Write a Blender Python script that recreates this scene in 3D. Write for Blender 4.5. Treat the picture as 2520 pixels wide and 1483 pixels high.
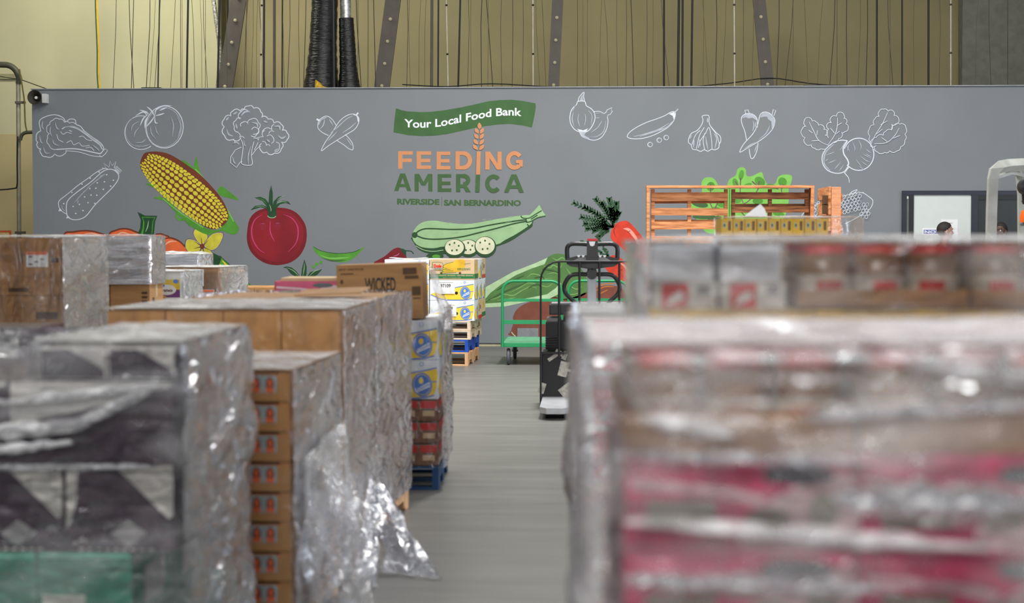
import bpy, bmesh, math, random
from math import sin, cos, pi, radians, tan, atan
from mathutils import Vector, Matrix, noise
from mathutils.geometry import tessellate_polygon
for o in list(bpy.data.objects): bpy.data.objects.remove(o)
SC = bpy.context.scene
COL = SC.collection
random.seed(7)
# ------------------------------------------------------------------ camera
W_, H_ = 2520, 1483
F = 4350.0; CX, CY = 1260.0, 741.5
EYE = Vector((0, 0, 1.59)); YAW = radians(2.59); PITCH = radians(2.19)
FW = Vector((-sin(YAW)*cos(PITCH), cos(YAW)*cos(PITCH), -sin(PITCH)))
RT = Vector((cos(YAW), sin(YAW), 0)); UP = RT.cross(FW)
cd = bpy.data.cameras.new('camera'); cam = bpy.data.objects.new('camera', cd); COL.objects.link(cam)
cd.sensor_width = 36; cd.lens = F/W_*36
cam.location = EYE
cam.rotation_euler = Matrix((RT, UP, -FW)).transposed().to_euler()
cd.dof.use_dof = True; cd.dof.focus_distance = 23.0; cd.dof.aperture_fstop = 2.35
cd.clip_start = .05; cd.clip_end = 200
SC.camera = cam
# ------------------------------------------------------------------ light
SC.view_settings.view_transform = 'Standard'; SC.view_settings.look = 'None'
SC.view_settings.gamma = 1; SC.view_settings.use_curve_mapping = False
SC.view_settings.exposure = -0.04
wd = bpy.data.worlds.new('world'); SC.world = wd; wd.use_nodes = True
wd.node_tree.nodes['Background'].inputs[0].default_value = (.93, .96, 1.0, 1)
wd.node_tree.nodes['Background'].inputs[1].default_value = .17
def area(loc, target, sx, sy, power, col):
    l = bpy.data.lights.new('lamp', 'AREA'); l.shape = 'RECTANGLE'; l.size = sx; l.size_y = sy
    l.energy = power; l.color = col
    o = bpy.data.objects.new('lamp', l); COL.objects.link(o); o.location = loc
    d = Vector(target)-Vector(loc); o.rotation_euler = d.to_track_quat('-Z', 'Y').to_euler()
    return o
# daylight through the dock doors on the right hand side
area((9.5, 4, 3.0), (0, 4.5, 1.0), 3.0, 3.6, 170, (.84, .90, 1.0))
area((9.5, 10, 3.0), (0, 10, 1.0), 3.0, 3.6, 330, (.84, .90, 1.0))
area((9.5, 16, 3.0), (0, 17, 1.0), 3.0, 3.6, 330, (.84, .90, 1.0))
# door opening behind the photographer, then an added soft fill lamp
area((-2.5, -6, 4.6), (-1.2, 8, .8), 2.4, .35, 150, (.95, .97, 1.0))
area((-1.6, -3.0, 3.4), (-.5, 3, 1.3), 6.0, 1.6, 400, (1.0, .985, .96))  # added fill to lift the near stack fronts
# high bay lamps / skylights, and lamps added to wash the mural wall
for (x, y, p) in ((-3, 2.2, 140), (2, 1.4, 160), (-4, 9, 45), (2.5, 9, 8), (-4, 14.5, 70), (2.5, 14.5, 90), (-3.5, 18.8, 230), (.4, 17.4, 900), (5, 19.0, 230)):
    area((x, y, 7.8), (x, y, 0), 1.0, 2.2, p, (1.0, .985, .95))
area((-2.0, 11.3, 7.4), (-1.5, 25, 1.9), 7.0, 1.2, 195, (1.0, .99, .97))  # added lamp, aimed to brighten the mural wall
area((5.5, 9.8, 7.4), (5.5, 25, 1.7), 4.0, 1.2, 160, (.93, .96, 1.0))  # added lamp for the right mural side and the mustard boxes
area((-7.3, 26.0, 7.6), (-7.8, 30, 3.6), 2.6, 1.2, 270, (1.0, .97, .84))
area((1.0, 26.3, 7.8), (1.0, 31, 4.6), 9, .8, 60, (1.0, .93, .74))
# ------------------------------------------------------------------ materials
MATS = {}
def lin(c):
    return tuple(((v/255)/12.92 if v/255 <= .04045 else ((v/255+.055)/1.055)**2.4) for v in c)
def mat(name, c, rough=.6, metal=0, vary=.06, scale=8, bump=0, spec=.4, stretch=None, coat=0, dark=None):
    if name in MATS: return MATS[name]
    m = bpy.data.materials.new(name); m.use_nodes = True; MATS[name] = m
    nt = m.node_tree; b = nt.nodes['Principled BSDF']
    L = lin(c)
    b.inputs['Roughness'].default_value = rough; b.inputs['Metallic'].default_value = metal
    b.inputs['Specular IOR Level'].default_value = spec
    b.inputs['Coat Weight'].default_value = coat
    tc = nt.nodes.new('ShaderNodeTexCoord'); mp = nt.nodes.new('ShaderNodeMapping')
    nt.links.new(tc.outputs['Object'], mp.inputs[0])
    if stretch: mp.inputs['Scale'].default_value = stretch
    n = nt.nodes.new('ShaderNodeTexNoise'); n.inputs['Scale'].default_value = scale; n.inputs['Detail'].default_value = 5
    nt.links.new(mp.outputs[0], n.inputs['Vector'])
    r = nt.nodes.new('ShaderNodeMix'); r.data_type = 'RGBA'
    a = tuple(max(0, v*(1-vary*2)) for v in L) if dark is None else lin(dark)
    r.inputs[6].default_value = (*a, 1); r.inputs[7].default_value = (*[min(1, v*(1+vary*2)) for v in L], 1)
    cr_ = nt.nodes.new('ShaderNodeValToRGB'); cr_.color_ramp.elements[0].position = .32; cr_.color_ramp.elements[1].position = .68
    nt.links.new(n.outputs[0], cr_.inputs[0]); nt.links.new(cr_.outputs[0], r.inputs[0])
    nt.links.new(r.outputs[2], b.inputs['Base Color'])
    if bump:
        bp = nt.nodes.new('ShaderNodeBump'); bp.inputs['Strength'].default_value = bump; bp.inputs['Distance'].default_value = .02
        nt.links.new(n.outputs[0], bp.inputs['Height']); nt.links.new(bp.outputs[0], b.inputs['Normal'])
    return m
def film_mat(name, haze=(.03, .22), tint=(.80, .80, .83), scale=3.0, rough=.14, stretch=(1, 1, .35), gloss=1.0):
    """clear stretch film: mostly transparent, milky folds, fresnel gloss over wrinkles"""
    if name in MATS: return MATS[name]
    m = bpy.data.materials.new(name); m.use_nodes = True; MATS[name] = m
    nt = m.node_tree; N = nt.nodes; N.clear(); K = nt.links.new
    out = N.new('ShaderNodeOutputMaterial'); tr = N.new('ShaderNodeBsdfTransparent')
    gl = N.new('ShaderNodeBsdfGlossy'); gl.inputs['Roughness'].default_value = rough
    gl.inputs['Color'].default_value = (.95, .96, 1, 1)
    df = N.new('ShaderNodeBsdfDiffuse'); df.inputs['Color'].default_value = (*tint, 1)
    tc = N.new('ShaderNodeTexCoord'); mp = N.new('ShaderNodeMapping'); mp.inputs['Scale'].default_value = stretch
    mp.inputs['Rotation'].default_value = (.35, .2, .25)
    K(tc.outputs['Object'], mp.inputs[0])
    n = N.new('ShaderNodeTexNoise'); n.inputs['Scale'].default_value = scale; n.inputs['Detail'].default_value = 6; n.inputs['Distortion'].default_value = 1.2
    K(mp.outputs[0], n.inputs['Vector'])
    n2 = N.new('ShaderNodeTexNoise'); n2.inputs['Scale'].default_value = scale*4.5; n2.inputs['Detail'].default_value = 4; n2.inputs['Distortion'].default_value = 2.0
    K(mp.outputs[0], n2.inputs['Vector'])
    ra = N.new('ShaderNodeMapRange'); ra.inputs[1].default_value = .42; ra.inputs[2].default_value = .70
    ra.inputs[3].default_value = haze[0]; ra.inputs[4].default_value = haze[1]
    K(n.outputs[0], ra.inputs[0])
    ad = N.new('ShaderNodeMath'); ad.operation = 'ADD'; K(n.outputs[0], ad.inputs[0]); K(n2.outputs[0], ad.inputs[1])
    bp = N.new('ShaderNodeBump'); bp.inputs['Strength'].default_value = 1.0; bp.inputs['Distance'].default_value = .06
    K(ad.outputs[0], bp.inputs['Height']); K(bp.outputs[0], gl.inputs['Normal'])
    fm = N.new('ShaderNodeMixShader'); K(ra.outputs[0], fm.inputs[0]); K(tr.outputs[0], fm.inputs[1]); K(df.outputs[0], fm.inputs[2])
    lw = N.new('ShaderNodeFresnel'); lw.inputs[0].default_value = 1.5; K(bp.outputs[0], lw.inputs['Normal'])
    mu = N.new('ShaderNodeMath'); mu.operation = 'MULTIPLY'; mu.use_clamp = True; mu.inputs[1].default_value = 1.7*gloss; K(lw.outputs[0], mu.inputs[0])
    fin = N.new('ShaderNodeMixShader'); K(mu.outputs[0], fin.inputs[0]); K(fm.outputs[0], fin.inputs[1]); K(gl.outputs[0], fin.inputs[2])
    K(fin.outputs[0], out.inputs[0])
    return m
# ------------------------------------------------------------------ helpers
def ray(px, py): return (FW + RT*((px-CX)/F) + UP*((CY-py)/F))
def at(px, py, Y):
    d = ray(px, py); return EYE + d*(Y/d.y)
def scale_at(Y): return F/Y
def tag(o, label=None, cat=None, group=None, kind=None):
    if label: o['label'] = label
    if cat: o['category'] = cat
    if group: o['group'] = group
    if kind: o['kind'] = kind
    return o
def empty(name, loc, rz=0):
    o = bpy.data.objects.new(name, None); COL.objects.link(o); o.location = loc; o.rotation_euler = (0, 0, rz); o.empty_display_size = .1
    return o
class MB:
    """collects shapes with materials, builds one mesh"""
    def __init__(s): s.v = []; s.f = []; s.m = []; s.mats = []
    def mi(s, m):
        if m not in s.mats: s.mats.append(m)
        return s.mats.index(m)
    def add(s, vs, fs, m):
        b = len(s.v); s.v += [tuple(v) for v in vs]; k = s.mi(m)
        for f in fs: s.f.append([b+i for i in f]); s.m.append(k)
    def box(s, c, d, m, rz=0, bev=0, M=None):
        bm = bmesh.new(); bmesh.ops.create_cube(bm, size=1)
        for v in bm.verts: v.co = Vector((v.co.x*d[0], v.co.y*d[1], v.co.z*d[2]))
        if bev: bmesh.ops.bevel(bm, geom=bm.edges[:], offset=bev, segments=2, affect='EDGES', profile=.7)
        T = Matrix.Translation(c) @ (M if M is not None else Matrix.Rotation(rz, 4, 'Z'))
        bm.verts.index_update()
        s.add([T @ v.co for v in bm.verts], [[v.index for v in f.verts] for f in bm.faces], m); bm.free()
    def tube(s, pts, r, m, n=8, closed=False, caps=True):
        pts = [Vector(p) for p in pts]; N = len(pts); rs = r if isinstance(r, (list, tuple)) else [r]*N
        vs = []; pu = None
        for i, p in enumerate(pts):
            if closed: t = pts[(i+1) % N]-pts[i-1]
            else: t = pts[min(i+1, N-1)]-pts[max(i-1, 0)]
            t.normalize()
            if pu is None: pu = t.orthogonal().normalized()
            u = (pu - t*pu.dot(t)).normalized(); pu = u; w = t.cross(u)
            for k in range(n):
                a = 2*pi*k/n; vs.append(p+(u*cos(a)+w*sin(a))*rs[i])
        fs = []
        for i in range(N if closed else N-1):
            j = (i+1) % N
            for k in range(n): fs.append([i*n+k, i*n+(k+1) % n, j*n+(k+1) % n, j*n+k])
        if caps and not closed: fs += [list(range(n))[::-1], [(N-1)*n+k for k in range(n)]]
        s.add(vs, fs, m)
    def lathe(s, prof, m, n=20, c=(0, 0, 0), M=None):
        vs = []; T = Matrix.Translation(c) @ (M or Matrix.Identity(4))
        for r, z in prof:
            for k in range(n): vs.append(T @ Vector((r*cos(2*pi*k/n), r*sin(2*pi*k/n), z)))
        fs = []
        for i in range(len(prof)-1):
            for k in range(n): fs.append([i*n+k, i*n+(k+1) % n, (i+1)*n+(k+1) % n, (i+1)*n+k])
        if prof[0][0] > 1e-5: fs.append(list(range(n))[::-1])
        if prof[-1][0] > 1e-5: fs.append([(len(prof)-1)*n+k for k in range(n)])
        s.add(vs, fs, m)
    def prism(s, poly, fn, d, m):
        """poly 2D, fn(u,v,w)->3D, thickness w 0..d"""
        n = len(poly); vs = [fn(u, v, 0) for u, v in poly]+[fn(u, v, d) for u, v in poly]
        tr = tessellate_polygon([[Vector((u, v, 0)) for u, v in poly]])
        fs = [list(t) for t in tr]+[[i+n for i in t][::-1] for t in tr]+[[i, (i+1) % n, n+(i+1) % n, n+i] for i in range(n)]
        s.add(vs, fs, m)
    def build(s, name, parent=None, smooth=False, loc=None, rz=0):
        me = bpy.data.meshes.new(name); me.from_pydata(s.v, [], s.f)
        for m in s.mats: me.materials.append(m)
        me.polygons.foreach_set('material_index', s.m)
        if smooth: me.polygons.foreach_set('use_smooth', [True]*len(s.f))
        me.update()
        bm = bmesh.new(); bm.from_mesh(me); bmesh.ops.recalc_face_normals(bm, faces=bm.faces[:]); bm.to_mesh(me); bm.free()
        if smooth:
            try: me.set_sharp_from_angle(angle=radians(50))
            except Exception: pass
        o = bpy.data.objects.new(name, me); COL.objects.link(o)
        if parent: o.parent = parent
        if loc is not None: o.location = loc; o.rotation_euler = (0, 0, rz)
        return o
def cr(pts, n=6, closed=False):
    P = [Vector((p[0], p[1])) for p in pts]; N = len(P); out = []
    for i in range(N if closed else N-1):
        p1, p2 = P[i], P[(i+1) % N]
        p0 = P[i-1] if (closed or i > 0) else p1*2-p2
        p3 = P[(i+2) % N] if (closed or i+2 < N) else p2*2-p1
        for k in range(n):
            t = k/n
            out.append(.5*((2*p1)+(p2-p0)*t+(2*p0-5*p1+4*p2-p3)*t*t+(3*p1-p0-3*p2+p3)*t**3))
    if not closed: out.append(P[-1])
    return [(v.x, v.y) for v in out]
def scal(pts, bulge=.35, closed=False, n=6):
    P = [Vector((p[0], p[1])) for p in pts]; out = []
    for i in range(len(P) if closed else len(P)-1):
        a, b = P[i], P[(i+1) % len(P)]; d = b-a; nn = Vector((d.y, -d.x))
        for k in range(n):
            t = k/n; out.append(a+d*t+nn*bulge*4*t*(1-t)*(1.0 if t else 0))
    if not closed: out.append(P[-1])
    return [(v.x, v.y) for v in out]
def glyphs(text, bold=0.0, spacing=1.0):
    c = bpy.data.curves.new('t', 'FONT'); c.body = text; c.size = 1; c.offset = bold; c.space_character = spacing
    c.resolution_u = 3; c.fill_mode = 'BOTH'
    o = bpy.data.objects.new('t', c); me = bpy.data.meshes.new_from_object(o)
    vs = [(v.co.x, v.co.y) for v in me.vertices]; fs = [list(p.vertices) for p in me.polygons]
    bpy.data.meshes.remove(me); bpy.data.objects.remove(o); bpy.data.curves.remove(c)
    return vs, fs
class Paint:
    """flat painting on a surface; fn(u, v, height) gives the 3D point"""
    def __init__(s, fn, step=.0006, tr=None, base=.001):
        s.fn = fn; s.step = step; s.h = base; s.mb = MB(); s.tr = tr or (0, 0, 1)
    def T(s, p): return (s.tr[0]+p[0]/s.tr[2], s.tr[1]+p[1]/s.tr[2])
    def up(s): s.h += s.step
    def poly(s, pts, m, smooth=0, closed=True):
        if smooth: pts = cr(pts, smooth, True)
        pts = [s.T(p) for p in pts]
        tr = tessellate_polygon([[Vector((u, v, 0)) for u, v in pts]])
        s.mb.add([s.fn(u, v, s.h) for u, v in pts], [list(t) for t in tr], m); s.up()
    def ell(s, c, rx, ry, m, a=0, n=20, keep=False):
        pts = []
        for k in range(n):
            t = 2*pi*k/n; x, y = rx*cos(t), ry*sin(t); pts.append(s.T((c[0]+x*cos(a)-y*sin(a), c[1]+x*sin(a)+y*cos(a))))
        s.mb.add([s.fn(u, v, s.h) for u, v in pts], [list(range(n))], m)
        if not keep: s.up()
    def stroke(s, pts, w, m, smooth=5, closed=False, taper=0, keep=False):
        if smooth: pts = cr(pts, smooth, closed)
        P = [Vector(s.T(p)) for p in pts]; N = len(P); w = w/s.tr[2]; vs = []
        for i, p in enumerate(P):
            t = (P[(i+1) % N]-P[i-1]) if closed else (P[min(i+1, N-1)]-P[max(i-1, 0)])
            if t.length < 1e-9: t = Vector((1, 0))
            t.normalize(); nn = Vector((-t.y, t.x)); ww = w
            if taper and not closed: ww = w*(1-taper*abs(2*i/(N-1)-1)**2)
            if taper < 0: ww = w*(1+taper*i/(N-1))
            a = p+nn*ww/2; b = p-nn*ww/2
            vs += [s.fn(a.x, a.y, s.h), s.fn(b.x, b.y, s.h)]
        fs = [[2*i, 2*i+1, 2*((i+1) % N)+1, 2*((i+1) % N)] for i in range(N if closed else N-1)]
        s.mb.add(vs, fs, m)
        if not keep: s.up()
    def ring(s, c, rx, ry, w, m, a=0, a0=0, a1=2*pi, n=26):
        full = abs(a1-a0-2*pi) < 1e-6; pts = []
        for k in range(n if full else n+1):
            t = a0+(a1-a0)*k/n; x, y = rx*cos(t), ry*sin(t); pts.append((c[0]+x*cos(a)-y*sin(a), c[1]+x*sin(a)+y*cos(a)))
        s.stroke(pts, w, m, 0, full)
    def text(s, txt, x0, y0, x1, y1, m, bold=0, warp=None, flip=True, spacing=1.0):
        """fit text bbox to x0..x1, baseline-box y0(top)..y1(bottom)"""
        vs, fs = glyphs(txt, bold, spacing)
        ax = min(v[0] for v in vs); bx = max(v[0] for v in vs); ay = min(v[1] for v in vs); by = max(v[1] for v in vs)
        out = []
        for x, y in vs:
            u = x0+(x-ax)/(bx-ax)*(x1-x0); v = y1+(y-ay)/(by-ay)*(y0-y1)
            if warp: u, v = warp(u, v)
            u, v = s.T((u, v)); out.append(s.fn(u, v, s.h))
        s.mb.add(out, fs, m); s.up()
    def build(s, name, parent): return s.mb.build(name, parent)
def copy_tree(o, parent=None):
    c = o.copy(); COL.objects.link(c); c.parent = parent
    for ch in o.children: copy_tree(ch, c)
    return c
# ------------------------------------------------------------------ palette
M_wall = mat('grey mural paint', (124, 128, 132), .75, vary=.02, scale=1.2)
M_cream = mat('cream warehouse wall', (192, 188, 152), .85, vary=.04, scale=.7)
M_cream2 = mat('lower beige wall paint', (186, 172, 128), .85, vary=.04, scale=.7)
M_floor = mat('polished concrete', (114, 113, 109), .38, vary=.07, scale=2.2, bump=.03, stretch=(.5, 3, 1), spec=.22)
M_card = mat('cardboard', (166, 124, 80), .8, vary=.06, scale=6, stretch=(1, 1, 6))
M_card2 = mat('light cardboard', (206, 178, 140), .8, vary=.05, scale=6)
M_card3 = mat('warm cardboard', (176, 130, 80), .8, vary=.06, scale=9)
M_carddk = mat('cardboard print', (84, 62, 42), .8)
M_paper = mat('white paper', (232, 232, 232), .7, vary=.01)
M_white = mat('white carton', (226, 230, 236), .5, vary=.01)
M_ink = mat('black ink', (28, 28, 30), .6)
M_grey = mat('grey ink', (130, 130, 132), .6)
M_tape = mat('clear tape', (186, 158, 118), .25, spec=.6)
M_wood = mat('pallet wood', (214, 168, 124), .75, vary=.16, scale=5, stretch=(1, 8, 1), bump=.1)
M_woodo = mat('stained orange wood', (206, 142, 94), .65, vary=.12, scale=4, stretch=(1, 1, 9), bump=.1, dark=(160, 98, 56))
M_woodd = mat('dark stained wood', (158, 102, 62), .65, vary=.12, scale=4, stretch=(1, 1, 9), bump=.1, dark=(82, 48, 28))
M_woodp = mat('pale pallet wood', (222, 200, 172), .8, vary=.12, scale=5, stretch=(1, 8, 1))
M_blue = mat('blue painted wood', (26, 84, 190), .6, vary=.15, scale=7)
M_bluedk = mat('dark blue painted wood', (22, 62, 104), .6, vary=.1, scale=7)
M_black = mat('black metal', (26, 26, 28), .45, vary=.05)
M_blackp = mat('black plastic', (34, 34, 37), .32, vary=.03)
M_steel = mat('grey steel', (178, 180, 184), .35, metal=.3)
M_brace = mat('brown grey steel', (88, 82, 74), .6, vary=.05)
M_green = mat('green enamel', (36, 142, 88), .35, vary=.03)
M_greenp = mat('worn green deck', (104, 172, 132), .5, vary=.12, scale=14)
M_red = mat('red plastic', (206, 42, 38), .35, vary=.03)
M_rubber = mat('grey rubber', (86, 88, 96), .6)
M_film = film_mat('stretch film', (.0, .16), gloss=.5)
M_filmd = film_mat('side sheen film', (.25, .90), (.50, .49, .50), 2.0, .12, (1, .25, .8), 1.0)  # opaque grey haze stands in for daylight sheen on the aisle faces
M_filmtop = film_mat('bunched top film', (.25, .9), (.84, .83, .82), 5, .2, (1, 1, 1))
M_filml = film_mat('light stretch film', (.0, .09), (.8, .8, .83), 2.4, .12, (1, 1, .35), .25)
M_filmt = film_mat('loose film', (.0, .38), (.84, .86, .88), 6, .12, (1, 1, 1), 1.6)
# ------------------------------------------------------------------ setting
Yw = 25.0
def s_obj(mb, name, **k): return tag(mb.build(name, **k), kind='structure')
m = MB(); m.box((0, 15, -.05), (44, 44, .1), M_floor); s_obj(m, 'floor')
xl = at(80, 400, Yw).x; ztop = at(1260, 216, Yw).z
m = MB(); m.box(((xl+12)/2, Yw+.06, ztop/2), (12-xl, .12, ztop), M_wall); WALL = s_obj(m, 'wall_back')
M_trimc = mat('cream floor strip', (176, 172, 140), .6)
m = MB(); m.box(((xl+12)/2, Yw+.05, ztop+.006), (12-xl+.02, .16, .012), mat('wall cap', (150, 154, 158), .5)); s_obj(m, 'trim_1')
m = MB(); m.box(((xl+12)/2, Yw-.012, .012), (12-xl, .022, .024), M_trimc); m.box(((xl+12)/2, Yw-.006, .034), (12-xl, .01, .02), mat('dark gap', (70, 70, 68), .7)); s_obj(m, 'baseboard_back')
# left side return of the office and its roof deck
m = MB(); m.box((xl+.06, Yw+.13+2.6, ztop/2), (.12, 5.2, ztop), M_wall); s_obj(m, 'wall_side')
m = MB(); m.box(((xl+12)/2, Yw+.13+2.6, ztop-.06), (12-xl-.26, 5.0, .1), mat('roof deck', (96, 88, 66), .9)); s_obj(m, 'ceiling')
# tall warehouse wall beyond: bright bay on the left, deeper dim bay on the right
xs = at(536, 100, 30.4).x
m = MB(); m.box(((xs-16)/2, 30.55, 5.2), (xs+16, .3, 5.6), M_cream)
zz = at(40, 330, 30.4).z
m = MB(); m.box(((xs-16)/2, 30.55, (zz+9)/2), (xs+16, .3, 9-zz), M_cream); m.box(((xs-16)/2, 30.545, zz/2), (xs+16, .31, zz), M_cream2); s_obj(m, 'wall_left')
m = MB(); m.box(((xs+16)/2, 31.6, 4.5), (16-xs, .3, 9), mat('dim warehouse wall', (160, 150, 112), .85, vary=.04, scale=.8)); s_obj(m, 'wall_far')  # dimness of this bay is put into the wall colour
m = MB(); m.box((at(2370, 100, 31).x+3, 31.2, 6.5), (6, .3, 5.9), mat('grey wall panel', (132, 132, 120), .8)); s_obj(m, 'wall_right')
m = MB(); m.box((xs-.06, 31.0, 4.5), (.12, .7, 9), mat('dark column', (92, 84, 58), .8)); s_obj(m, 'trim_2')
# ------------------------------------------------------------------ mural
def wfn(u, v, h): return at(u, v, Yw-h)
C_ch = mat('chalk white paint', (214, 219, 228), .7, vary=.05, scale=6)
C_ch2 = mat('thin chalk paint', (172, 178, 188), .7, vary=.08, scale=9)
C_dg = mat('forest green paint', (62, 96, 52), .6, vary=.06, scale=5)
C_gb = mat('banner green paint', (58, 98, 50), .6, vary=.06, scale=5)
C_or = mat('apricot paint', (206, 140, 96), .7, vary=.02)
C_dk = mat('dark leaf paint', (28, 72, 40), .6, vary=.1)
C_mg = mat('mid green paint', (80, 148, 46), .6, vary=.1, scale=5)
C_lg = mat('lime paint', (126, 190, 84), .6, vary=.05, scale=6)
C_ye = mat('kernel yellow paint', (216, 202, 54), .6, vary=.07, scale=9)
C_yf = mat('petal yellow paint', (206, 196, 60), .6, vary=.1, scale=7)
C_br = mat('maroon brown paint', (112, 52, 30), .6)
C_rd = mat('tomato red paint', (140, 20, 34), .55, vary=.12, scale=2)
C_rd2 = mat('tomato crimson paint', (118, 14, 26), .55)
C_pk = mat('pink highlight paint', (196, 62, 112), .6)
C_pk2 = mat('pale pink highlight', (186, 92, 132), .6, vary=.15, scale=20)
C_pu = mat('pumpkin paint', (228, 104, 52), .6, vary=.06)
C_pul = mat('pumpkin light paint', (240, 172, 140), .6)
C_zl = mat('zucchini pale paint', (154, 190, 140), .6, vary=.04)
C_zd = mat('zucchini dark paint', (38, 74, 38), .6)
C_zc = mat('slice cream paint', (222, 222, 190), .6)
C_ca = mat('carrot paint', (206, 54, 26), .55, vary=.1)
C_cal = mat('carrot light paint', (236, 160, 140), .6)
C_le = mat('lettuce paint', (82, 124, 64), .6, vary=.1, scale=3)
C_lel = mat('lettuce rib paint', (176, 206, 160), .6)
C_lec = mat('lettuce curl paint', (122, 166, 92), .6)
C_po = mat('potato paint', (124, 68, 52), .6, vary=.06)
C_bo = mat('burnt orange line', (186, 112, 50), .6)
C_vn = mat('purple vein paint', (126, 62, 104), .6)
def fig(name, label, ox, oy, s): 
    p = Paint(wfn, .0004, (ox, oy, s)); p.name = name; p.label = label; return p
def done(p): 
    o = p.build(p.name, WALL); o['label'] = p.label; return o
A1 = (0, 0, 3.089); A2 = (480, 0, 3.089); A3 = (940, 220, 4.633); A4 = (1340, 180, 4.2); A5 = (1900, 220, 3.903)
A6 = (80, 340, 3.902); A7 = (580, 440, 4.3625); A8 = (940, 480, 3.37); B1 = (1160, 460, 3.223); B3 = (1560, 380, 3.9375)
# cabbage
p = fig('painted_cabbage', 'white chalk style leafy cabbage drawing', *A1)
p.stroke(scal([(310,995),(300,920),(350,885),(420,872),(480,895),(500,925),(530,905),(570,910),(580,945),(612,960),(640,995)], -.0, n=1), 6, C_ch, 4)
p.stroke([(640,995),(700,1040),(760,1082),(788,1125),(770,1165)], 6, C_ch)
p.stroke(scal([(640,1000),(500,1140),(490,1170),(415,1170),(350,1190),(312,1165),(310,1130),(287,1118),(288,1080),(276,1050),(310,995)][1:], .22), 6, C_ch, 0)
p.stroke(scal([(430,1135),(372,1100),(362,1050),(378,1015),(355,985),(378,945),(400,915),(450,905),(490,930),(530,935),(575,945)], .22), 5, C_ch, 0)
p.stroke([(470,980),(510,962),(580,975),(640,1012),(700,1058),(755,1098),(778,1135)], 7, C_ch)
p.stroke([(490,965),(560,962),(640,1003),(720,1060),(775,1110)], 9, C_ch2)
p.stroke([(430,1135),(560,1130),(640,1142),(720,1160),(765,1168)], 8, C_ch)
p.stroke([(500,1145),(600,1155),(700,1184),(775,1190)], 5, C_ch)
p.stroke([(760,1168),(800,1130),(818,1142),(800,1170),(772,1192),(755,1180)], 5, C_ch, 0)
for q in ([(460,1000),(480,1020),(510,1005),(545,1015)], [(505,1085),(540,1070),(560,1100),(600,1085),(625,1110),(680,1105)], [(600,1040),(630,1035),(660,1060),(700,1070)], [(430,1020),(445,1060),(480,1080)], [(650,1125),(690,1120),(715,1145)]):
    p.stroke(q, 5, C_ch)
for q in ([(325,920),(320,960),(335,985)], [(300,1030),(310,1075),(325,1090)], [(330,1120),(345,1160),(380,1165)], [(385,960),(380,1000),(395,1040)], [(400,1060),(410,1090),(450,1110)], [(420,930),(430,970),(450,985)], [(700,1100),(740,1130),(755,1150)], [(520,990),(550,1000)]):
    p.stroke(q, 11, C_ch2, taper=.7)
done(p)
# two tomatoes outlines
p = fig('painted_tomato_pair', 'white outline drawing of two round tomatoes', *A1)
p.ring((1072,1008), 124, 128, 5, C_ch, a0=radians(52), a1=radians(285)); p.ring((1066,1000), 112, 118, 4, C_ch2, a0=radians(90), a1=radians(240))
p.ring((1250,965), 143, 160, 6, C_ch, a=.05); p.ring((1246,968), 132, 150, 5, C_ch2, a=.1)
for q in ([(1030,880),(1090,850),(1120,880)], [(1060,835),(1110,850),(1130,870)], [(1115,810),(1150,840),(1180,890)], [(1125,870),(1090,900),(1065,955)], [(1130,880),(1105,920),(1100,975)], [(1175,880),(1150,920),(1105,970)], [(1175,880),(1190,830),(1240,805),(1305,803)], [(1180,880),(1220,870),(1250,860)], [(1175,885),(1180,930),(1200,935)], [(1210,840),(1270,815)]):
    p.stroke(q, 10, C_ch, taper=.8)
for q in ([(1180,955),(1190,1000),(1210,1030)], [(1145,960),(1150,1010),(1185,1060)], [(1300,890),(1318,950),(1310,1040)], [(1345,880),(1372,960),(1350,1050)], [(1060,920),(1010,950),(998,995)], [(1060,965),(1030,1000),(1018,1040)], [(1030,1085),(1080,1080),(1110,1055)], [(1010,1105),(1080,1112),(1140,1098)]):
    p.stroke(q, 7, C_ch2, taper=.7)
done(p)
# broccoli
p = fig('painted_broccoli', 'white outline drawing of broccoli', *A2)
p.stroke(scal([(350,1045),(285,1060),(225,1030),(222,965),(222,905),(275,880),(285,845),(345,845),(375,830),(405,806),(445,822),(500,850),(505,890),(555,905),(600,935),(655,945),(662,990),(700,1010),(700,1060),(655,1078),(655,1130),(605,1162),(545,1155),(500,1140),(505,1090)], .28), 6, C_ch, 0)
for q in ([(330,1005),(300,960),(310,915),(350,900)], [(350,960),(360,930),(405,945),(425,905),(480,930),(485,975),(440,1020)], [(340,905),(350,850),(405,845)], [(430,985),(475,975),(470,1020),(425,1030)], [(510,1000),(590,990),(600,945)], [(330,1010),(335,1045),(375,1050)], [(445,1050),(480,1070),(520,1040),(530,990)], [(545,1035),(590,1040),(580,1090)], [(510,1075),(540,1105),(570,1110)], [(290,1055),(290,1095),(335,1095)], [(615,1080),(640,1120),(600,1150)], [(560,1015),(600,1000)]):
    p.stroke(scal(q, .3), 5, C_ch, 0)
for q in ([(240,980),(255,1020),(290,1035)], [(235,915),(255,890)], [(290,870),(320,850)], [(310,940),(320,980)], [(350,880),(380,850),(420,850)], [(520,920),(550,930)], [(630,1030),(660,1050),(690,1035)], [(430,930),(470,940),(475,970)], [(600,960),(640,960),(645,990)], [(600,1150),(630,1130)], [(460,1055),(500,1040)], [(545,1060),(570,1080)]):
    p.stroke(q, 14, C_ch2, taper=.7)
p.stroke([(352,1060),(365,1110),(358,1180),(352,1240),(395,1256),(435,1246),(428,1180),(436,1120),(448,1075)], 5, C_ch)
p.stroke([(352,1118),(305,1140),(272,1190),(268,1235),(314,1273),(340,1235),(358,1225)], 5, C_ch, 0)
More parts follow.
